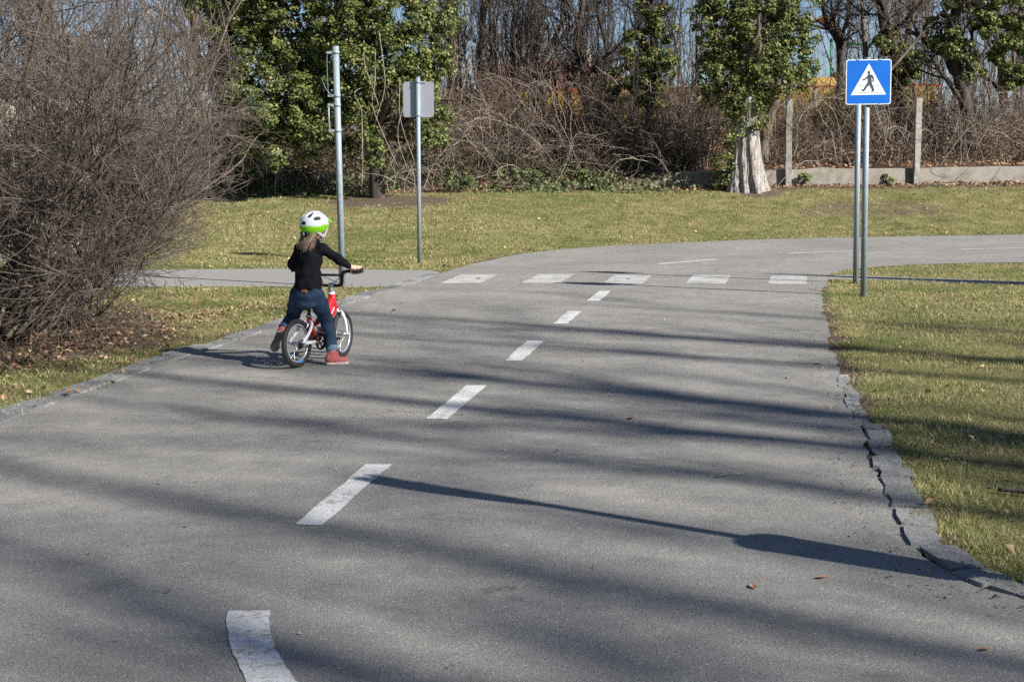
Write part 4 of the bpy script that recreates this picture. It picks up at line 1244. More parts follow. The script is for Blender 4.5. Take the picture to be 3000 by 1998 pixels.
tp = tag(empty('tall_pole', (-2.232, 18.35, 0)), 'tall bare galvanised pole with empty sign brackets behind the child', 'pole')
pipe('post', [(0, 0, -.05), (0, 0, 3.12)], .042, M['galv'], tp, sides=20)
for z_ in (3.04, 2.49, 2.37, 2.04):
    c = pipe('bracket_clamp', [(0, 0, z_ - .02), (0, 0, z_ + .02)], .048, M['galv'], tp, sides=20)
    box('bracket_arm', (-.075, -.012, z_), (.085, .03, .03), M['galv'], c, .004)
pipe('bracket_rod', [(-.112, -.012, 2.02), (-.112, -.012, 2.39)], .011, M['galv'], tp, sides=8)
pipe('loose_wire', [(-.112, -.012, 3.05), (-.117, -.015, 2.8), (-.110, -.012, 2.48)], .0035, M['galv'], tp, sides=5)
pipe('loose_wire', [(-.06, -.03, 2.49), (-.13, -.05, 2.57), (-.17, -.05, 2.66)], .0035, M['galv'], tp, sides=5)

# sign post outside the frame at the right: its shadow falls across the road
os_ = tag(empty('round_road_sign', (2.60, 4.25, 0), R(-23)), 'sign post outside the right frame edge whose shadow crosses the road', 'road sign')
post_with_clamps(os_, 2.69, .033, (2.5, 2.2))
disc = lambda r: [(r * math.cos(a), 2.38 + r * math.sin(a)) for a in np.linspace(0, 2 * np.pi, 33)[:-1]]
dp = plate('round_panel', disc(.31), -.05, -.04, M['sign_white'], os_)
plate('blue_disc', disc(.29), -.052, -.05, M['sign_blue'], dp)
lb = tag(empty('litter_bin', (2.60, 4.25, 0.80)), 'litter bin hung on the sign post outside the right frame edge', 'litter bin')
pipe('bin_body', [(-.02, .0, 0), (-.02, .0, .46)], [.105, .125], M['alu'], lb, sides=20)
pipe('bin_rim', [(-.02, 0, .46), (-.02, 0, .49)], .132, M['galv'], lb, sides=20)

# trees outside the frame at the right and behind the viewer: their soft shadows band the road
for i, (c_, t_, h_, r0_) in enumerate(((4.0, 29.0, 25, .34), (5.6, 24.0, 22, .24), (6.9, 21.0, 21, .30), (7.95, 24, 23, .32), (9.4, 27.0, 24, .26), (10.9, 23, 22, .28), (12.5, 27, 23, .24), (2.6, 31.0, 26, .36), (0.9, 28, 25, .34), (3.3, 36, 27, .30), (1.7, 37, 27, .32), (4.8, 38, 28, .28))):
    x0, y0 = .604 * c_ + .797 * t_, .797 * c_ - .604 * t_
    q_ = np.random.default_rng(800 + i).normal(0, .25, (4, 2))
    tr = [(x0, y0, -.1), (x0 + q_[0, 0], y0 + q_[0, 1], h_ * .3), (x0 + q_[1, 0], y0 + q_[1, 1], h_ * .6), (x0 + q_[2, 0] * 2, y0 + q_[2, 1] * 2, h_)]
    bare_tree('roadside_tree', 'tall bare tree standing outside the frame at the right of the road', tr, [r0_, r0_ * .8, r0_ * .55, r0_ * .15], 820 + 10 * i, M['bark_brown'], group='roadside trees right of the frame', limbs=24, br=100, tw=110, L=5.0, t0=.3, up=.7, rmin=.012)
st = tag(empty('lopped_trunk', (9.6, 15.05, 0)), 'lopped tapering tree trunk outside the right frame edge', 'tree trunk')
pipe('trunk', [(0, 0, -.1), (.05, 0, 1.5), (-.03, .03, 3.0), (0, 0, 4.9)], [.48, .36, .22, .04], M['bark_brown'], st, sides=14)

# a few single dry leaves and sticks on the asphalt
bm = bmesh.new()
pts_ = [(-.5, 0, 0), (-.2, .26, .1), (.2, .22, .12), (.5, 0, .16), (.2, -.22, .1), (-.2, -.26, .08)]
vv = [bm.verts.new(p) for p in pts_]
mid = [bm.verts.new((-.2, 0, -.02)), bm.verts.new((.2, 0, .0))]
for f in ((0, 6, 1), (1, 6, 7, 2), (2, 7, 3), (3, 7, 4), (4, 7, 6, 5), (5, 6, 0)):
    bm.faces.new([(vv + mid)[i] for i in f])
lf_me = bpy.data.meshes.new('fallen_leaf')
bm.to_mesh(lf_me)
bm.free()
lf_me.materials.append(plain('single_dry_leaf', (0.30, 0.15, 0.07), .8, var=.3, scale=60))
LV = [((.85, 4.83), .05, 'curled brown leaf on the asphalt below the sign shadow'), ((1.12, 4.93), .055, 'pale curled leaf on the asphalt beside the wide part of the sign shadow'), ((2.31, 10.45), .07, 'dark dry leaf near the right road edge'), ((-1.27, 15.0), .12, 'dark flat leaf on the road right of the bicycle'),
      ((.71, 8.24), .08, 'dry leaf in the shadow bands right of the lane dashes'), ((1.6, 18.9), .10, 'dry leaf beside the third crosswalk stripe'), ((-.45, 19.3), .13, 'brown leaf on the leftmost crosswalk stripe'), ((1.45, 4.15), .045, 'dry leaf near the bottom right of the road')]
for (xy, s_, lab) in LV:
    o = link(bpy.data.objects.new('fallen_leaf', lf_me))
    tag(o, lab, 'leaf', 'single dry leaves on the road')
    o.location = (*xy, .013)
    o.scale = (s_, s_, s_)
    o.rotation_euler = (0, 0, xy[0] * 7 + xy[1] * 3)
for k, (a_, b_, lab) in enumerate((((1.78, 4.03), (1.68, 4.06), 'thin pale twig on the asphalt at the bottom right'), ((.98, 6.6), (1.12, 6.65), 'thin dry twig on the road left of the right kerb'), ((2.22, 6.25), (2.45, 6.05), 'grey stick lying on the right lawn'))):
    o = pipe('dry_twig', [(a_[0], a_[1], .02), ((a_[0] + b_[0]) / 2, (a_[1] + b_[1]) / 2 + .012, .026), (b_[0], b_[1], .02)], .004 if k < 2 else .011, M['twig_pale'] if k < 2 else M['twig'], sides=5)
    tag(o, lab, 'twig', 'single twigs on the ground')
x, y = on_ground(500, (-3.5, 4.5), (3.6, 21), 640, lambda x, y, r: inside(ROAD, x, y))
o = litter_obj('road_grit', 'tiny pale grit and leaf crumbs scattered over the asphalt', x, y, (.008, .024), 641, .012)
o.location.z = .01

# ------------------------------------------------------------------ the bicycle (x forward, y left, z up; rear contact at the origin)
M['rubber'] = plain('black_rubber', (0.022, 0.022, 0.024), 0.75, var=.2, scale=80, bmp=.2)
M['black_metal'] = plain('black_coated_metal', (0.012, 0.012, 0.014), 0.35)
M['silver'] = plain('polished_alloy', (0.62, 0.64, 0.67), 0.28, .85, .05)
M['rim_alloy'] = plain('rim_alloy', (0.55, 0.57, 0.60), 0.32, .6, .05)
M['frame_red'] = plain('red_frame_paint', (0.62, 0.012, 0.018), 0.25, var=.03, coat=.5)
M['frame_white'] = plain('white_frame_paint', (0.80, 0.80, 0.82), 0.25, var=.02, coat=.5)
M['orange'] = plain('orange_reflector', (0.85, 0.30, 0.02), 0.25)
M['decal_blue'] = plain('blue_sticker', (0.05, 0.32, 0.72), 0.4)
HEAD = R(64)
BIKE = (-1.66, 10.66, 0.009)
WR = 0.190
bike = tag(empty('bicycle', BIKE, HEAD), "child's red and white bicycle with black handlebar, ridden along the road", 'bicycle')


def ring(name, major, minor, mat, parent, n=56, m=12, sq=1.0):
    a = np.arange(n) * 2 * np.pi / n
    b = np.arange(m) * 2 * np.pi / m
    A_, B_ = np.meshgrid(a, b, indexing='ij')
    rad = major + minor * np.cos(B_)
    V = np.stack([rad * np.cos(A_), minor * sq * np.sin(B_), rad * np.sin(A_)], -1).reshape(-1, 3)
    i = np.arange(n)[:, None] * m
    i2 = (np.arange(n)[:, None] + 1) % n * m
    j = np.arange(m)[None]
    j2 = (j + 1) % m
    F = np.stack([i + j, i2 + j, i2 + j2, i + j2], -1).reshape(-1, 4)
    return mesh_np(name, V, F[:, ::-1], mat, parent, True)


def wheel(name, loc, rz):
    w = empty(name, loc, rz, bike)
    ring('tyre', WR - .021, .021, M['rubber'], w)
    ring('rim', WR - .046, .009, M['rim_alloy'], w, sq=1.25)
    pipe('hub', [(0, -.035, 0), (0, .035, 0)], .016, M['silver'], w)
    for k in range(16):
        a = k * 2 * math.pi / 16 + .1
        s = .022 if k % 2 else -.022
        pipe('spoke', [(.014 * math.cos(a + .5), s, .014 * math.sin(a + .5)), ((WR - .05) * math.cos(a), 0, (WR - .05) * math.sin(a))], .0014, M['silver'], w, sides=4, cap=False)
    return w


rw = wheel('rear_wheel', (0, 0, WR), 0)
STEER = R(9)
fwheel = wheel('front_wheel', (.64, 0, WR), STEER)
box('rim_sticker', (.03, -.013, -.142), (.06, .004, .016), M['decal_blue'], rw)
# frame
HT, HB = np.array([.505, 0, .515]), np.array([.535, 0, .405])
BB = np.array([.25, 0, .178])
fr = pipe('main_frame', [HT + (.003, 0, -.03), (.40, 0, .395), (.26, 0, .315), (.165, 0, .345)], [.030, .026, .022, .02], M['frame_red'], bike, sides=14)
pipe('down_tube', [HB + (-.004, 0, .02), (.42, 0, .31), BB], [.036, .026, .024], M['frame_red'], fr, sides=14)
pipe('head_tube', [HT + (-.002, 0, .01), HB], .027, M['frame_red'], fr, sides=16)
bm = bmesh.new()
gv = [(.515, .500), (.545, .41), (.50, .358), (.44, .335), (.40, .40), (.45, .445)]
plate('gusset', gv, -.016, .016, M['frame_red'], fr)
bm.free()
pipe('seat_tube', [BB, (.168, 0, .385)], .019, M['frame_red'], fr, sides=12)
for zz in (.30, .27): pipe('white_stripe', [(.3 + (zz - .27) * .7, 0, zz - .035), (.306 + (zz - .27) * .7, 0, zz - .024)], .0285, M['frame_white'], fr, sides=12)
for s in (-1, 1):
    st_ = pipe('rear_stay', [(.0, s * .062, WR), (.02, s * .062, WR + .03), (.085, s * .058, .262), (.14, s * .05, .325), (.168, s * .018, .345)], [.014, .015, .012, .011, .010], M['frame_white'], bike, sides=10)
    pipe('chainstay', [(.0, s * .062, WR), (.10, s * .058, .186), (.185, s * .045, .182)], [.014, .015, .014], M['frame_white'], st_, sides=10)
    pipe('chainstay_end', [(.18, s * .045, .182), BB + (0, s * .02, 0)], .015, M['frame_red'], st_, sides=10)
    pipe('axle_nut', [(0, s * .06, WR), (0, s * .082, WR)], .009, M['silver'], st_, sides=8)
pipe('seat_post', [(.172, 0, .36), (.188, 0, .495)], .0135, M['black_metal'], bike, sides=12)
sc_ = pipe('seat_clamp', [(.170, 0, .375), (.172, 0, .395)], .021, M['silver'], bike, sides=12)
pipe('lever', [(.165, -.02, .385), (.15, -.05, .39)], .005, M['silver'], sc_, sides=6)
# rear brake arms
for s in (-1, 1):
    pipe('rear_brake_arm', [(.13, s * .03, .335), (.10, s * .045, .335), (.075, s * .042, .30)], .007, M['silver'], bike, sides=8)
    pipe('front_brake_arm', [(.555, s * .02, .395), (.56, s * .048, .39), (.565, s * .04, .345)], .007, M['silver'], bike, sides=8)
# drivetrain
cr = empty('crankset', tuple(BB), 0, bike)
ring('chainring', .056, .005, M['black_metal'], cr, 36, 8).location = (0, -.048, 0)
ring('chain_guard', .062, .006, M['black_metal'], cr, 36, 8, 1.6).location = (0, -.055, 0)
for k in range(5):
    a = k * 2 * math.pi / 5
    pipe('spider_arm', [(0, -.05, 0), (.054 * math.cos(a), -.05, .054 * math.sin(a))], .007, M['black_metal'], cr, sides=6)
pipe('axle', [(0, -.07, 0), (0, .07, 0)], .012, M['silver'], cr, sides=10)
for s in (-1, 1):
    e = np.array([-.098 * s, s * .078, .012 * -s])
    arm = pipe('crank_arm', [(0, s * .07, 0), tuple(e)], [.010, .008], M['black_metal'], cr, sides=8)
    pd = box('pedal', (e[0], s * .118, e[2]), (.066, .072, .020), M['black_metal'], cr, .005)
    for q in (-1, 1): box('pedal_reflector', (e[0] + q * .0335, s * .118, e[2]), (.004, .045, .012), M['orange'], pd)
# chain: top and bottom run round sprocket and ring
a1 = np.linspace(math.pi / 2, 3 * math.pi / 2, 10)
a2 = np.linspace(-math.pi / 2, math.pi / 2, 12)
ch = [(.026 * math.cos(a), -.047, WR + .026 * math.sin(a)) for a in a1] + [(BB[0] + .058 * math.cos(a), -.047, BB[2] + .058 * math.sin(a)) for a in a2]
ch.append(ch[0])
P_ = np.array(ch)
V, F = tubes(P_[None], np.full((1, len(P_)), .0042), 5)
mesh_np('chain', V, F, plain('chain_steel', (.10, .08, .065), .5, .6), bike)
ring('sprocket', .024, .005, M['black_metal'], bike, 24, 8).location = (0, -.047, WR)
box('rear_hub_gear', (.0, -.03, WR - .02), (.035, .02, .05), M['black_metal'], bike, .006)
# fork, stem, bar (steered)
ang = STEER


def steer(p):
    """turn a point about the (nearly upright) steering axis"""
    p = np.array(p, float)
    t_ = (p[2] - HB[2]) / (HT[2] - HB[2])
    ax = HB + (HT - HB) * t_
    dx, dy = p[0] - ax[0], p[1]
    return (ax[0] + dx * math.cos(ang) - dy * math.sin(ang), dx * math.sin(ang) + dy * math.cos(ang), p[2])


fk = pipe('fork_steerer', [steer(HB + (0, 0, .012)), steer(HB + (.004, 0, -.018))], .024, M['frame_white'], bike, sides=14)
for s in (-1, 1):
    pipe('fork_leg', [steer(q) for q in ((.545, s * .012, .398), (.572, s * .046, .372), (.610, s * .052, .31), (.632, s * .052, .245), (.64, s * .05, WR))], [.014, .014, .013, .012, .011], M['frame_white'], fk, sides=10)
    pipe('front_axle_nut', [steer((.64, s * .045, WR)), steer((.64, s * .072, WR))], .009, M['silver'], fk, sides=8)
stm = pipe('stem', [(HT[0], 0, HT[2] + .01), (HT[0] - .009, 0, HT[2] + .045), (HT[0] - .013, 0, .60)], [.024, .021, .019], M['silver'], bike, sides=14)
pipe('stem_collar', [(HT[0] - .002, 0, .525), (HT[0] - .004, 0, .545)], .027, M['frame_white'], stm, sides=14)
box('stem_clamp', (HT[0] + .006, 0, .598), (.055, .044, .042), M['silver'], stm, .008)
barp = [(.45, .275, .722), (.468, .15, .712), (.488, .118, .70), (.512, .098, .66), (.522, .084, .606), (.522, .05, .594), (.522, 0, .594)]
bar = [steer(q) for q in barp] + [steer((q[0], -q[1], q[2])) for q in barp[::-1][1:]]
hb = pipe('handlebar', bar, .0125, M['black_metal'], bike, n=70, sides=12)
pipe('crossbar', [steer((.499, .108, .680)), steer((.499, -.108, .680))], .0105, M['black_metal'], hb, sides=10)
grip_pos = {}
for s in (-1, 1):
    g0, g1 = steer((.462, s * .19, .716)), steer((.447, s * .300, .724))
    grip_pos[s] = (np.array(g0), np.array(g1))
    gp_ = pipe('grip', [g0, g1], .0165, M['rubber'], hb, sides=12)
    pipe('grip_end', [g1, tuple(np.array(g1) + (np.array(g1) - np.array(g0)) * .06)], .021, M['rubber'], gp_, sides=12)
    lv = pipe('brake_lever', [steer((.475, s * .165, .708)), steer((.505, s * .185, .70)), steer((.50, s * .25, .700))], .006, M['black_metal'], hb, sides=8)
pipe('brake_cable', [steer((.49, -.16, .706)), steer((.56, -.08, .67)), steer((.60, .02, .60)), steer((.575, .03, .50)), steer((.57, .03, .41))], .003, M['black_metal'], bike, sides=6, n=30)
pipe('brake_cable', [steer((.49, .16, .706)), steer((.57, .06, .65)), steer((.60, -.06, .58)), steer((.57, -.075, .48)), (.50, -.04, .42)], .003, M['black_metal'], bike, sides=6, n=30)
# saddle
bm = bmesh.new()
prof_ = [(.075, .0), (.09, .05), (.12, .068), (.16, .062), (.20, .036), (.25, .022), (.285, .016), (.295, 0)]
top = []
for x_, w_ in prof_:
    for t_ in (-1, -.5, 0, .5, 1):
        top.append((x_, w_ * t_, .525 + .008 * (1 - t_ * t_) - .02 * abs(t_) ** 3 - .03 * max(0, x_ - .2) + .01 * max(0, (.12 - x_) / .05)))
F = []
for i in range(len(prof_) - 1):
    for j in range(4):
        a = i * 5 + j
        F.append((a, a + 5, a + 6, a + 1))
n0 = len(top)
bot = [(x, y * .9, z - .030) for x, y, z in top]
F2 = [(a + n0, d + n0, c + n0, b + n0) for a, b, c, d in F]
edge = []
for i in range(len(prof_) - 1):
    edge += [(i * 5, i * 5 + n0, i * 5 + 5 + n0, i * 5 + 5), (i * 5 + 4, i * 5 + 9, i * 5 + 9 + n0, i * 5 + 4 + n0)]
sd = mesh_np('saddle', top + bot, F + F2 + edge, M['black_metal'], bike, True)
box('saddle_badge', (.079, .035, .522), (.01, .03, .022), M['green_paint'], sd, .003)

# ------------------------------------------------------------------ the child
def surf_nets(F, lo, h):
    s = F < 0
    nx, ny, nz = F.shape
    acc = np.zeros((nx - 1, ny - 1, nz - 1, 3))
    cnt = np.zeros((nx - 1, ny - 1, nz - 1))
    cs = [(i, j, k) for i in (0, 1) for j in (0, 1) for k in (0, 1)]
    sl = lambda o: (slice(o[0], nx - 1 + o[0]), slice(o[1], ny - 1 + o[1]), slice(o[2], nz - 1 + o[2]))
    for a in cs:
        for ax in range(3):
            if a[ax]: continue
            b = list(a)
            b[ax] = 1
            fa, fb = F[sl(a)], F[sl(b)]
            m = s[sl(a)] != s[sl(b)]
            t = np.where(m, fa / np.where(m, fa - fb, 1), 0)
            for d in range(3):
                acc[..., d] += m * (a[d] + (t if d == ax else 0))
            cnt += m
    mk = cnt > 0
    idx = -np.ones(cnt.shape, int)
    idx[mk] = np.arange(mk.sum())
    I = np.argwhere(mk)
    V = np.asarray(lo) + h * (I + acc[mk] / cnt[mk][:, None])
    quads = []
    for ax in range(3):
        u, v = (ax + 1) % 3, (ax + 2) % 3
        A0 = [slice(1, -1)] * 3
        A1 = [slice(1, -1)] * 3
        A0[ax] = slice(0, -1)
        A1[ax] = slice(1, None)
        s0, s1 = s[tuple(A0)], s[tuple(A1)]
        e = np.argwhere(s0 != s1)
        low = s0[s0 != s1]
        e[:, u] += 1
        e[:, v] += 1
        def cell(du, dv):
            c = e.copy()
            c[:, u] += du
            c[:, v] += dv
            return idx[c[:, 0], c[:, 1], c[:, 2]]
        q = np.stack([cell(-1, -1), cell(0, -1), cell(0, 0), cell(-1, 0)], 1)
        q[~low] = q[~low][:, ::-1]
        quads.append(q)
    return V, np.concatenate(quads)


def sdf_mesh(name, prims, h, mat, parent, k=.02, cut=(), wr=0.0, seed=1, cap_fn=None):
    """prims: (a, b, ra, rb, scale) tapered capsules, smoothly joined; cut: same, carved away"""
    pa = np.array([[p[0], p[1]] for p in prims]).reshape(-1, 3)
    rm = max(max(p[2], p[3]) * max(p[4]) for p in prims) + .02
    lo, hi = pa.min(0) - rm, pa.max(0) + rm
    n = np.ceil((hi - lo) / h).astype(int) + 1
    ax = [lo[i] + np.arange(n[i]) * h for i in range(3)]
    F = np.full(tuple(n), .2)
    X, Y, Z = np.meshgrid(*ax, indexing='ij')

    def prim(p, sl):
        a, b, ra, rb, sc3 = [np.asarray(q, float) for q in p]
        qx = [(g[sl] - a[i]) / sc3[i] for i, g in enumerate((X, Y, Z))]
        ba = (b - a) / sc3
        bb = ba @ ba
        t = np.clip((qx[0] * ba[0] + qx[1] * ba[1] + qx[2] * ba[2]) / bb, 0, 1) if bb > 1e-12 else 0 * qx[0]
        d = np.sqrt(sum((qx[i] - ba[i] * t) ** 2 for i in range(3)))
        return (d - (ra + (rb - ra) * t)) * sc3.min()

    def win(p):
        a, b = np.minimum(p[0], p[1]), np.maximum(p[0], p[1])
        r = max(p[2], p[3]) * max(p[4]) + .05
        s0 = np.clip(((a - r - lo) / h).astype(int), 0, n)
        s1 = np.clip(((b + r - lo) / h).astype(int) + 2, 0, n)
        return tuple(slice(int(u), int(v)) for u, v in zip(s0, s1))

    for p in prims:
        w = win(p)
        d = prim(p, w)
        f = F[w]
        hh = np.maximum(k - np.abs(f - d), 0) / k
        F[w] = np.minimum(f, d) - hh * hh * k * .25
    for p in cut:
        w = win(p)
        F[w] = np.maximum(F[w], -prim(p, w))
    if wr:
        r_ = np.random.default_rng(seed)
        for _ in range(14):
            kk = r_.normal(0, 1, 3) * np.array([30, 30, 62]) * r_.uniform(.4, 1.2)
            F += wr * .34 * np.sin(X * kk[0] + Y * kk[1] + Z * kk[2] + r_.uniform(0, 6.28))
    if cap_fn is not None: F = np.maximum(F, cap_fn(X, Y, Z))
    V, Q = surf_nets(F, lo, h)
    return mesh_np(name, V, Q, mat, parent, True)


def fabric(name, c0, c1, sc_w=420, fold=9, rough=.9, b_=.35):
    m, t, b = nodes(name)
    tc = N(t, 'ShaderNodeTexCoord').outputs['Object']
    f = noise(t, fold, 4, .6, tc)
    w = noise(t, sc_w, 2, .6, tc)
    col = ramp(t, f, [(.3, c0), (.7, c1)])
    col = mixc(t, .35, col, ramp(t, w, [(.3, (.5, .5, .5)), (.7, (1.4, 1.4, 1.4))]), 'MULTIPLY')
    t.links.new(col, b.inputs['Base Color'])
    b.inputs['Roughness'].default_value = rough
    b.inputs['Specular IOR Level'].default_value = .15
    mp = N(t, 'ShaderNodeMapping')
    mp.inputs['Scale'].default_value = (1, 1, 2.2)
    t.links.new(tc, mp.inputs['Vector'])
    bump(t, b, noise(t, 26, 3, .5, mp.outputs[0], 1.2), b_, .02)
    return m


M['skin'] = plain('skin', (.62, .40, .30), .5, var=.05)
M['sweater'] = fabric('black_jersey', (.006, .0065, .009), (.011, .012, .016))
M['denim'] = fabric('dark_denim', (.018, .036, .068), (.048, .080, .135), 300, 7)
M['denim_cuff'] = fabric('turned_denim', (.13, .19, .30), (.22, .30, .42), 300, 14)
M['shoe_pink'] = fabric('pink_canvas', (.42, .10, .10), (.56, .17, .16), 200, 12)
M['shoe_wine'] = fabric('wine_canvas', (.42, .10, .10), (.56, .17, .16), 200, 12)
M['sole_cream'] = plain('cream_rubber', (.62, .52, .46), .7)
M['sole_dark'] = plain('outsole_rubber', (.10, .085, .065), .8, var=.3, scale=50, bmp=.4)
M['sock'] = fabric('pale_sock', (.50, .46, .52), (.66, .62, .66), 200, 20)
M['helmet_white'] = plain('white_helmet_shell', (.78, .79, .82), .25, var=.02, coat=.4)
M['helmet_green'] = plain('green_helmet_shell', (.24, .64, .004), .3, var=.05, coat=.4)
M['helmet_black'] = plain('helmet_foam', (.018, .018, .02), .7)
M['strap'] = plain('white_webbing', (.62, .62, .72), .8, var=.08, scale=120)
M['tan_leather'] = plain('tan_leather_patch', (.33, .13, .05), .7)


def make_hair():
    m, t, b = nodes('brown_hair')
    g = N(t, 'ShaderNodeNewGeometry', name='pos')
    t.links.new(ramp(t, g.outputs['Random Per Island'], [(0, (.14, .085, .06)), (.5, (.30, .20, .145)), (1, (.50, .37, .28))]), b.inputs['Base Color'])
    b.inputs['Roughness'].default_value = .4
    return m


M['hair'] = make_hair()
kid = tag(empty('person', BIKE, HEAD), 'child in black top, jeans, pink shoes and green-white helmet straddling the red bicycle', 'person')
S1 = (1, 1, 1)
pel, wai, che = (.125, -.025, .575), (.135, -.03, .66), (.165, -.038, .85)
shR, elR, wrR = (.178, -.142, .905), (.315, -.20, .822), (.425, -.232, .755)
shL, elL, wrL = (.185, .070, .900), (.235, .178, .775), (.405, .225, .745)
hiR, knR, anR = (.135, -.090, .555), (.285, -.092, .335), (.255, -.158, .085)
hiL, knL, anL = (.130, .055, .550), (.240, .190, .385), (.085, .190, .275)
neck, headc = (.185, -.055, .965), (.205, -.062, 1.075)
YAW = R(-17)
fx, fy = math.cos(YAW), math.sin(YAW)


def hd(f, l, u):
    return (headc[0] + f * fx - l * fy, headc[1] + f * fy + l * fx, headc[2] + u)


body = [(pel, wai, .072, .062, (1, 1.3, 1)), (wai, che, .062, .066, (1, 1.3, 1)), (che, neck, .05, .032, (1, 1.2, 1)), (neck, headc, .032, .045, S1),
        (hd(-.012, 0, .01), hd(.005, 0, .02), .082, .080, (1.02, .93, 1.1)), (hd(.045, 0, -.055), hd(.055, 0, -.065), .038, .032, S1), (hd(.083, 0, -.012), hd(.092, 0, -.026), .009, .010, S1),
        (hd(-.002, .076, -.015), hd(.0, .078, -.035), .014, .010, S1), (hd(-.002, -.076, -.015), hd(.0, -.078, -.035), .014, .010, S1),
        (hd(.074, .0, -.052), hd(.075, .0, -.057), .014, .012, S1),
        (shR, elR, .034, .027, S1), (elR, wrR, .027, .019, S1), (shL, elL, .034, .027, S1), (elL, wrL, .027, .019, S1),
        (hiR, knR, .062, .040, S1), (knR, anR, .038, .024, S1), (hiL, knL, .062, .040, S1), (knL, anL, .038, .024, S1)]
for s, wr_ in ((-1, wrR), (1, wrL)):
    g0, g1 = grip_pos[s]
    gd = unit(g1 - g0)
    hc = g0 + gd * .062
    palm = hc + np.array([-.018, 0, .022])
    body.append((wr_, tuple(palm), .018, .020, S1))
    body.append((tuple(palm - gd * .022), tuple(palm + gd * .024), .016, .014, S1))
    for j, (o_, l_) in enumerate(((-.030, .92), (-.010, 1.0), (.011, .97), (.030, .84))):
        c = hc + gd * o_
        ch_ = [c + np.array([-.010, 0, .027]), c + np.array([.019 * l_, 0, .023]), c + np.array([.026, 0, -.004]), c + np.array([.006, 0, -.024 * l_])]
        for u_, v_ in zip(ch_[:-1], ch_[1:]): body.append((tuple(u_), tuple(v_), .0085, .0078, S1))
    th = [palm - gd * .024, hc - gd * .040 + np.array([-.012, 0, .004]), hc - gd * .040 + np.array([.006, 0, -.022])]
    for u_, v_ in zip(th[:-1], th[1:]): body.append((tuple(u_), tuple(v_), .0095, .0085, S1))
sdf_mesh('body', body, .0062, M['skin'], kid, k=.012)
for l in (-.03, .03):
    e_ = ring('eye', .0001, .009, M['sign_white'], kid, 10, 8)
    e_.location = hd(.071, l, .004)
    p_ = ring('pupil', .0001, .005, M['sign_black'], e_, 10, 8)
    p_.location = (.006 * fx, .006 * fy, 0)
mo = pipe('mouth', [hd(.083, .018, -.047), hd(.088, 0, -.050), hd(.083, -.018, -.047)], .004, plain('lips', (.5, .18, .16), .5), kid, sides=6)

sw_ = [((.13, -.028, .630), (.14, -.032, .70), .074, .070, (1.05, 1.42, 1)), ((.14, -.032, .70), che, .070, .074, (1.05, 1.36, 1)), (che, (.18, -.040, .905), .072, .05, (1, 1.45, 1)), ((.18, -.045, .905), (.185, -.055, .955), .055, .042, (1, 1.2, 1)),
       ((.175, -.04, .88), shR, .05, .042, S1), ((.175, -.04, .88), shL, .05, .042, S1), (shR, elR, .045, .036, S1), (elR, (.412, -.228, .762), .035, .026, S1), (shL, elL, .045, .037, S1), (elL, (.392, .222, .750), .035, .026, S1),
       ((.125, -.026, .615), (.13, -.028, .64), .076, .075, (1.1, 1.46, .5))]
sdf_mesh('sweater', sw_, .0055, M['sweater'], kid, k=.022, wr=.0036, seed=3)
jn = [((.12, -.025, .615), (.125, -.025, .56), .070, .082, (1.05, 1.42, 1)), (hiR, (.21, -.092, .445), .078, .064, S1), ((.21, -.092, .445), knR, .064, .052, S1), (knR, (.262, -.146, .135), .050, .042, S1),
      (hiL, (.185, .122, .465), .076, .064, S1), ((.185, .122, .465), knL, .064, .052, S1), (knL, (.118, .190, .298), .050, .041, S1), ((.07, -.025, .55), (.09, -.025, .50), .05, .06, (1, 1.6, 1))]
jeans = sdf_mesh('jeans', jn, .0055, M['denim'], kid, k=.018, wr=.0036, seed=5)
box('leather_patch', (.031, -.062, .592), (.014, .046, .024), M['tan_leather'], jeans, .003)
for a_, b_, u_ in (((.263, -.143, .148), (.257, -.152, .108), .0475), ((.130, .190, .305), (.100, .190, .285), .046)):
    d_ = unit(np.array(b_) - np.array(a_))
    V_, F_ = tubes(np.array([[a_, np.array(a_) + d_ * .003, np.array(b_) - d_ * .003, b_]]), np.array([[u_ - .003, u_, u_ + .001, u_ - .003]]), 20)
    mesh_np('turned_cuff', V_, F_, M['denim_cuff'], jeans, True)
for a_, b_ in (((.257, -.152, .125), anR), ((.11, .19, .29), anL)):
    d_ = unit(np.array(b_) - np.array(a_))
    pipe('sock', [a_, tuple(np.array(b_) - d_ * .005)], [.034, .031], M['sock'], kid, sides=18)


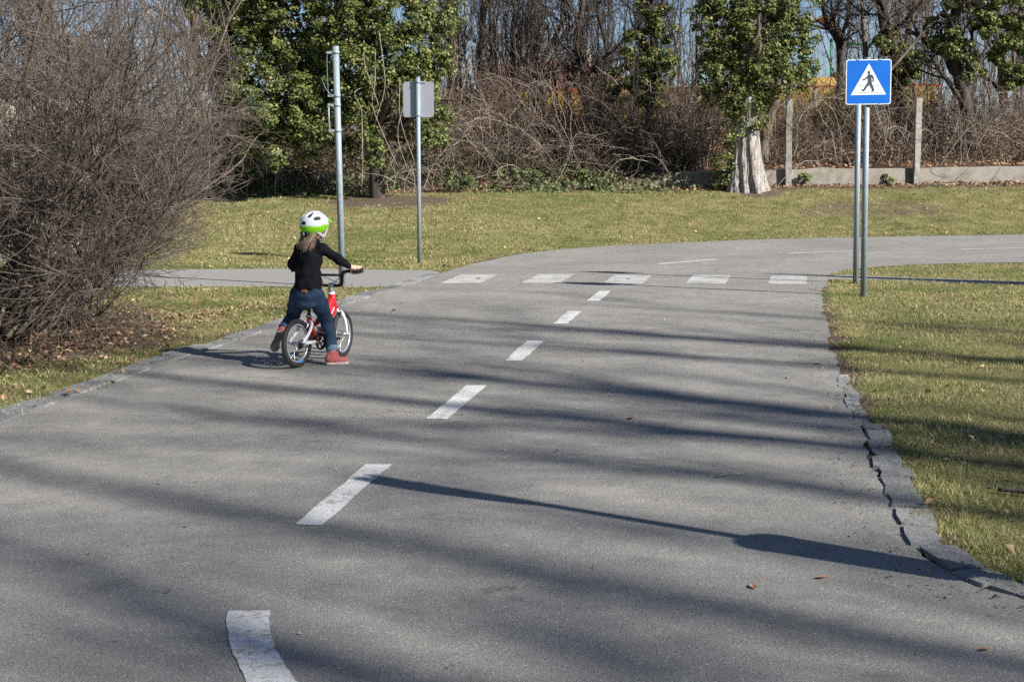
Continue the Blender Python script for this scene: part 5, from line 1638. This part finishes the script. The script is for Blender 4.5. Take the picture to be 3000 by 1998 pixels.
def shoe(name, heel, toe, ank, upv, mat):
    """shoe from heel to toe (sole points), up vector"""
    h_, t_, k_ = np.array(heel), np.array(toe), np.array(ank)
    f = unit(t_ - h_)
    u = unit(np.array(upv) - (np.array(upv) @ f) * f)
    l = np.cross(u, f)
    L = np.linalg.norm(t_ - h_)
    o = empty(name, (0, 0, 0), 0, kid)
    T = lambda a, b, c: tuple(h_ + f * a * L + l * b + u * c)
    pr = [(T(.14, 0, .040), T(.40, 0, .038), .033, .032, S1), (T(.40, 0, .034), T(.84, 0, .026), .032, .027, S1), (T(.16, 0, .05), tuple(k_), .034, .033, S1), (T(.3, 0, .05), tuple(k_ + f * .012), .03, .031, S1)]
    sdf_mesh('upper', pr, .005, mat, o, k=.02)
    out = [(-.02, 0), (.02, .026), (.15, .032), (.4, .030), (.62, .036), (.82, .036), (.96, .024), (1.0, 0), (.96, -.024), (.82, -.036), (.62, -.036), (.4, -.030), (.15, -.032), (.02, -.026)]
    bm = bmesh.new()
    lo_ = [bm.verts.new(T(a, b, 0.0)) for a, b in out]
    hi_ = [bm.verts.new(T(a, b * 1.03, .018)) for a, b in out]
    bm.faces.new(lo_)
    bm.faces.new(hi_[::-1])
    for i in range(len(out)): bm.faces.new((lo_[i], hi_[i], hi_[(i + 1) % len(out)], lo_[(i + 1) % len(out)]))
    bmesh.ops.recalc_face_normals(bm, faces=bm.faces)
    mesh_bm('sole', bm, M['sole_cream'], o)
    bm = bmesh.new()
    bm.faces.new([bm.verts.new(T(a, b * .95, -.002)) for a, b in out])
    bm.faces.new([bm.verts.new(T(a, b * .95, .002)) for a, b in out][::-1])
    mesh_bm('outsole', bm, M['sole_dark'], o)
    return o


shoe('shoe', (.205, -.128, .004), (.318, -.262, .004), anR, (0, 0, 1), M['shoe_pink'])
shoe('shoe', (.025, .168, .262), (.030, .250, .110), anL, (1, .2, .25), M['shoe_wine'])

# hair falling from under the helmet
r_ = np.random.default_rng(12)
nh = 1500
a_ = r_.uniform(R(100), R(262), nh)
st_p = np.array([hd(.070 * math.cos(a), .070 * math.sin(a), -.01 + r_.normal(0, .008)) for a in a_])
end = np.array([hd(-.100 + .045 * r_.normal() * .4, .045 * math.sin(a) * 1.1 + r_.normal(0, .014), -.165 + r_.normal(0, .016) + .03 * abs(math.sin(a))) for a in a_])
mid1 = st_p * .62 + end * .38 + np.array([hd(-.012, 0, -.012)]) - np.array([headc])
K = 7
P_ = np.stack([catmull([s, m_, e_], K) for s, m_, e_ in zip(st_p, mid1, end)])
P_ += np.cumsum(r_.normal(0, .0006, P_.shape), 1)
V, F = tubes(P_, np.broadcast_to(np.array([.0018, .0019, .0019, .0018, .0016, .0013, .0007]), (nh, K)), 3)
hair = mesh_np('hair', V, F, M['hair'], kid)
hair['kind'] = 'stuff'

# helmet
hel = empty('helmet', (0, 0, 0), 0, kid)
ex = (.122, .102, .106)


def hframe(o):
    """helmet pieces are modelled in head axes, then turned and tipped to the head"""
    o.location = hd(-.006, 0, .022)
    o.rotation_euler = (0, R(-3), YAW)
    return o


vents = [((-.085, .030, .066), (-.055, .028, .092)), ((-.075, -.035, .068), (-.045, -.033, .092)), ((-.02, .045, .10), (.02, .045, .10)), ((-.02, -.045, .10), (.02, -.045, .10)), ((-.05, .078, .05), (-.02, .085, .05)), ((-.050, -.078, .05), (-.020, -.085, .05)),
         ((.06, .03, .085), (.085, .03, .065)), ((.06, -.03, .085), (.085, -.03, .065)), ((-.118, .018, .018), (-.118, -.018, .018))]
cap = [((0, 0, 0), (.0, 0, .001), 1.0, 1.0, ex)]
SC = .108


def ell(X, Y, Z, e, c=(0, 0, 0)):
    q = np.sqrt(((X - c[0]) / e[0]) ** 2 + ((Y - c[1]) / e[1]) ** 2 + ((Z - c[2]) / e[2]) ** 2)
    return (q - 1) * min(e)


def grid_mesh(name, fn, lo, hi, h, mat, parent):
    ax = [np.arange(l, u, h) for l, u in zip(lo, hi)]
    X, Y, Z = np.meshgrid(*ax, indexing='ij')
    V, Q = surf_nets(fn(X, Y, Z), lo, h)
    return mesh_np(name, V, Q, mat, parent, True)


def vent_d(X, Y, Z):
    d = np.full(X.shape, 1.0)
    for a, b in vents:
        a, b = np.array(a), np.array(b)
        ba = b - a
        t = np.clip(((X - a[0]) * ba[0] + (Y - a[1]) * ba[1] + (Z - a[2]) * ba[2]) / (ba @ ba), 0, 1)
        d = np.minimum(d, np.sqrt((X - a[0] - ba[0] * t) ** 2 + (Y - a[1] - ba[1] * t) ** 2 + (Z - a[2] - ba[2] * t) ** 2) - .0160)
    return d


edge_z = lambda X: -.010 + .005 * np.sin(X * 45 + .6)
low_z = lambda X, Y: -.070 + .050 * np.clip((X + .02) / .12, 0, 1) + .006 * np.cos(Y * 30)
hframe(grid_mesh('shell', lambda X, Y, Z: np.maximum(np.maximum(np.maximum(ell(X, Y, Z, ex), -ell(X, Y, Z, tuple(v - .016 for v in ex))), -vent_d(X, Y, Z)), edge_z(X) - Z), (-.15, -.125, -.07), (.15, .125, .125), .0042, M['helmet_white'], hel))
hframe(grid_mesh('lower_band', lambda X, Y, Z: np.maximum(np.maximum(np.maximum(ell(X, Y, Z, tuple(v + .0015 for v in ex)), -ell(X, Y, Z, tuple(v - .02 for v in ex))), Z - edge_z(X) - .002), low_z(X, Y) - Z), (-.15, -.125, -.09), (.15, .125, .06), .0035, M['helmet_green'], hel))
hframe(grid_mesh('inner_foam', lambda X, Y, Z: np.maximum(np.maximum(ell(X, Y, Z, tuple(v - .012 for v in ex)), -ell(X, Y, Z, tuple(v - .026 for v in ex))), low_z(X, Y) + .004 - Z), (-.15, -.125, -.09), (.15, .125, .125), .006, M['helmet_black'], hel))
hframe(grid_mesh('visor', lambda X, Y, Z: np.maximum(np.maximum(np.maximum(ell(X, Y, Z, (.052, .085, .050), (.090, 0, .004)), -ell(X, Y, Z, (.046, .080, .048), (.088, 0, -.006))), .085 - X), .0 - Z), (.06, -.12, -.05), (.18, .12, .08), .0035, M['helmet_green'], hel))
hframe(box('rear_dial', (-.098, 0, -.066), (.030, .085, .034), M['helmet_black'], hel, .008))
hframe(pipe('dial_knob', [(-.112, -.0, -.066), (-.119, 0, -.066)], .012, M['post_grey'], hel, sides=14))
for y_ in (-.099,):
    for (px_, pz_, s_, mm) in ((.055, .012, .016, 'sign_black'), (.040, -.004, .013, 'sign_black'), (.070, .034, .012, 'sign_black'), (.045, -.022, .009, 'orange'), (.078, .022, .012, 'helmet_green')):
        yy_ = -math.sqrt(max(0, 1 - (px_ / ex[0]) ** 2 - (pz_ / ex[2]) ** 2)) * ex[1] - .0005
        o_ = ring('printed_patch', .0001, s_, M[mm], hel, 9, 8)
        o_.scale = (1, .12, .8)
        hframe(o_)
        o_.matrix_basis = o_.matrix_basis @ Matrix.Translation((px_, yy_, pz_)) @ Matrix.Rotation(.5, 4, 'Z') @ Matrix.Diagonal((1, .15, .8, 1)) @ Matrix.Diagonal((1, 1 / .12, 1 / .8, 1))
for s in (-1, 1):
    def ribbon(pts, name='strap'):
        P = catmull(pts, 10)
        t = unit(np.gradient(P, axis=0))
        out = np.array([hd(0, s * 1.0, 0)]) - np.array([headc])
        b = unit(np.cross(t, np.broadcast_to(out, t.shape)))
        n_ = np.cross(b, t)
        w, th_ = .0085, .0016
        V = np.concatenate([P + b * w + n_ * th_, P - b * w + n_ * th_, P - b * w - n_ * th_, P + b * w - n_ * th_])
        F = []
        for i in range(9):
            for a, c in ((0, 1), (1, 2), (2, 3), (3, 0)):
                F.append((a * 10 + i, a * 10 + i + 1, c * 10 + i + 1, c * 10 + i))
        return mesh_np(name, V, F, M['strap'], hel)
    ribbon([hd(.050, s * .086, .015), hd(.045, s * .083, -.03), hd(.030, s * .072, -.075)])
    ribbon([hd(-.055, s * .080, -.025), hd(-.01, s * .080, -.055), hd(.030, s * .072, -.075)])
    ribbon([hd(.030, s * .072, -.075), hd(.040, s * .045, -.100), hd(.046, 0, -.108)], 'chin_strap')
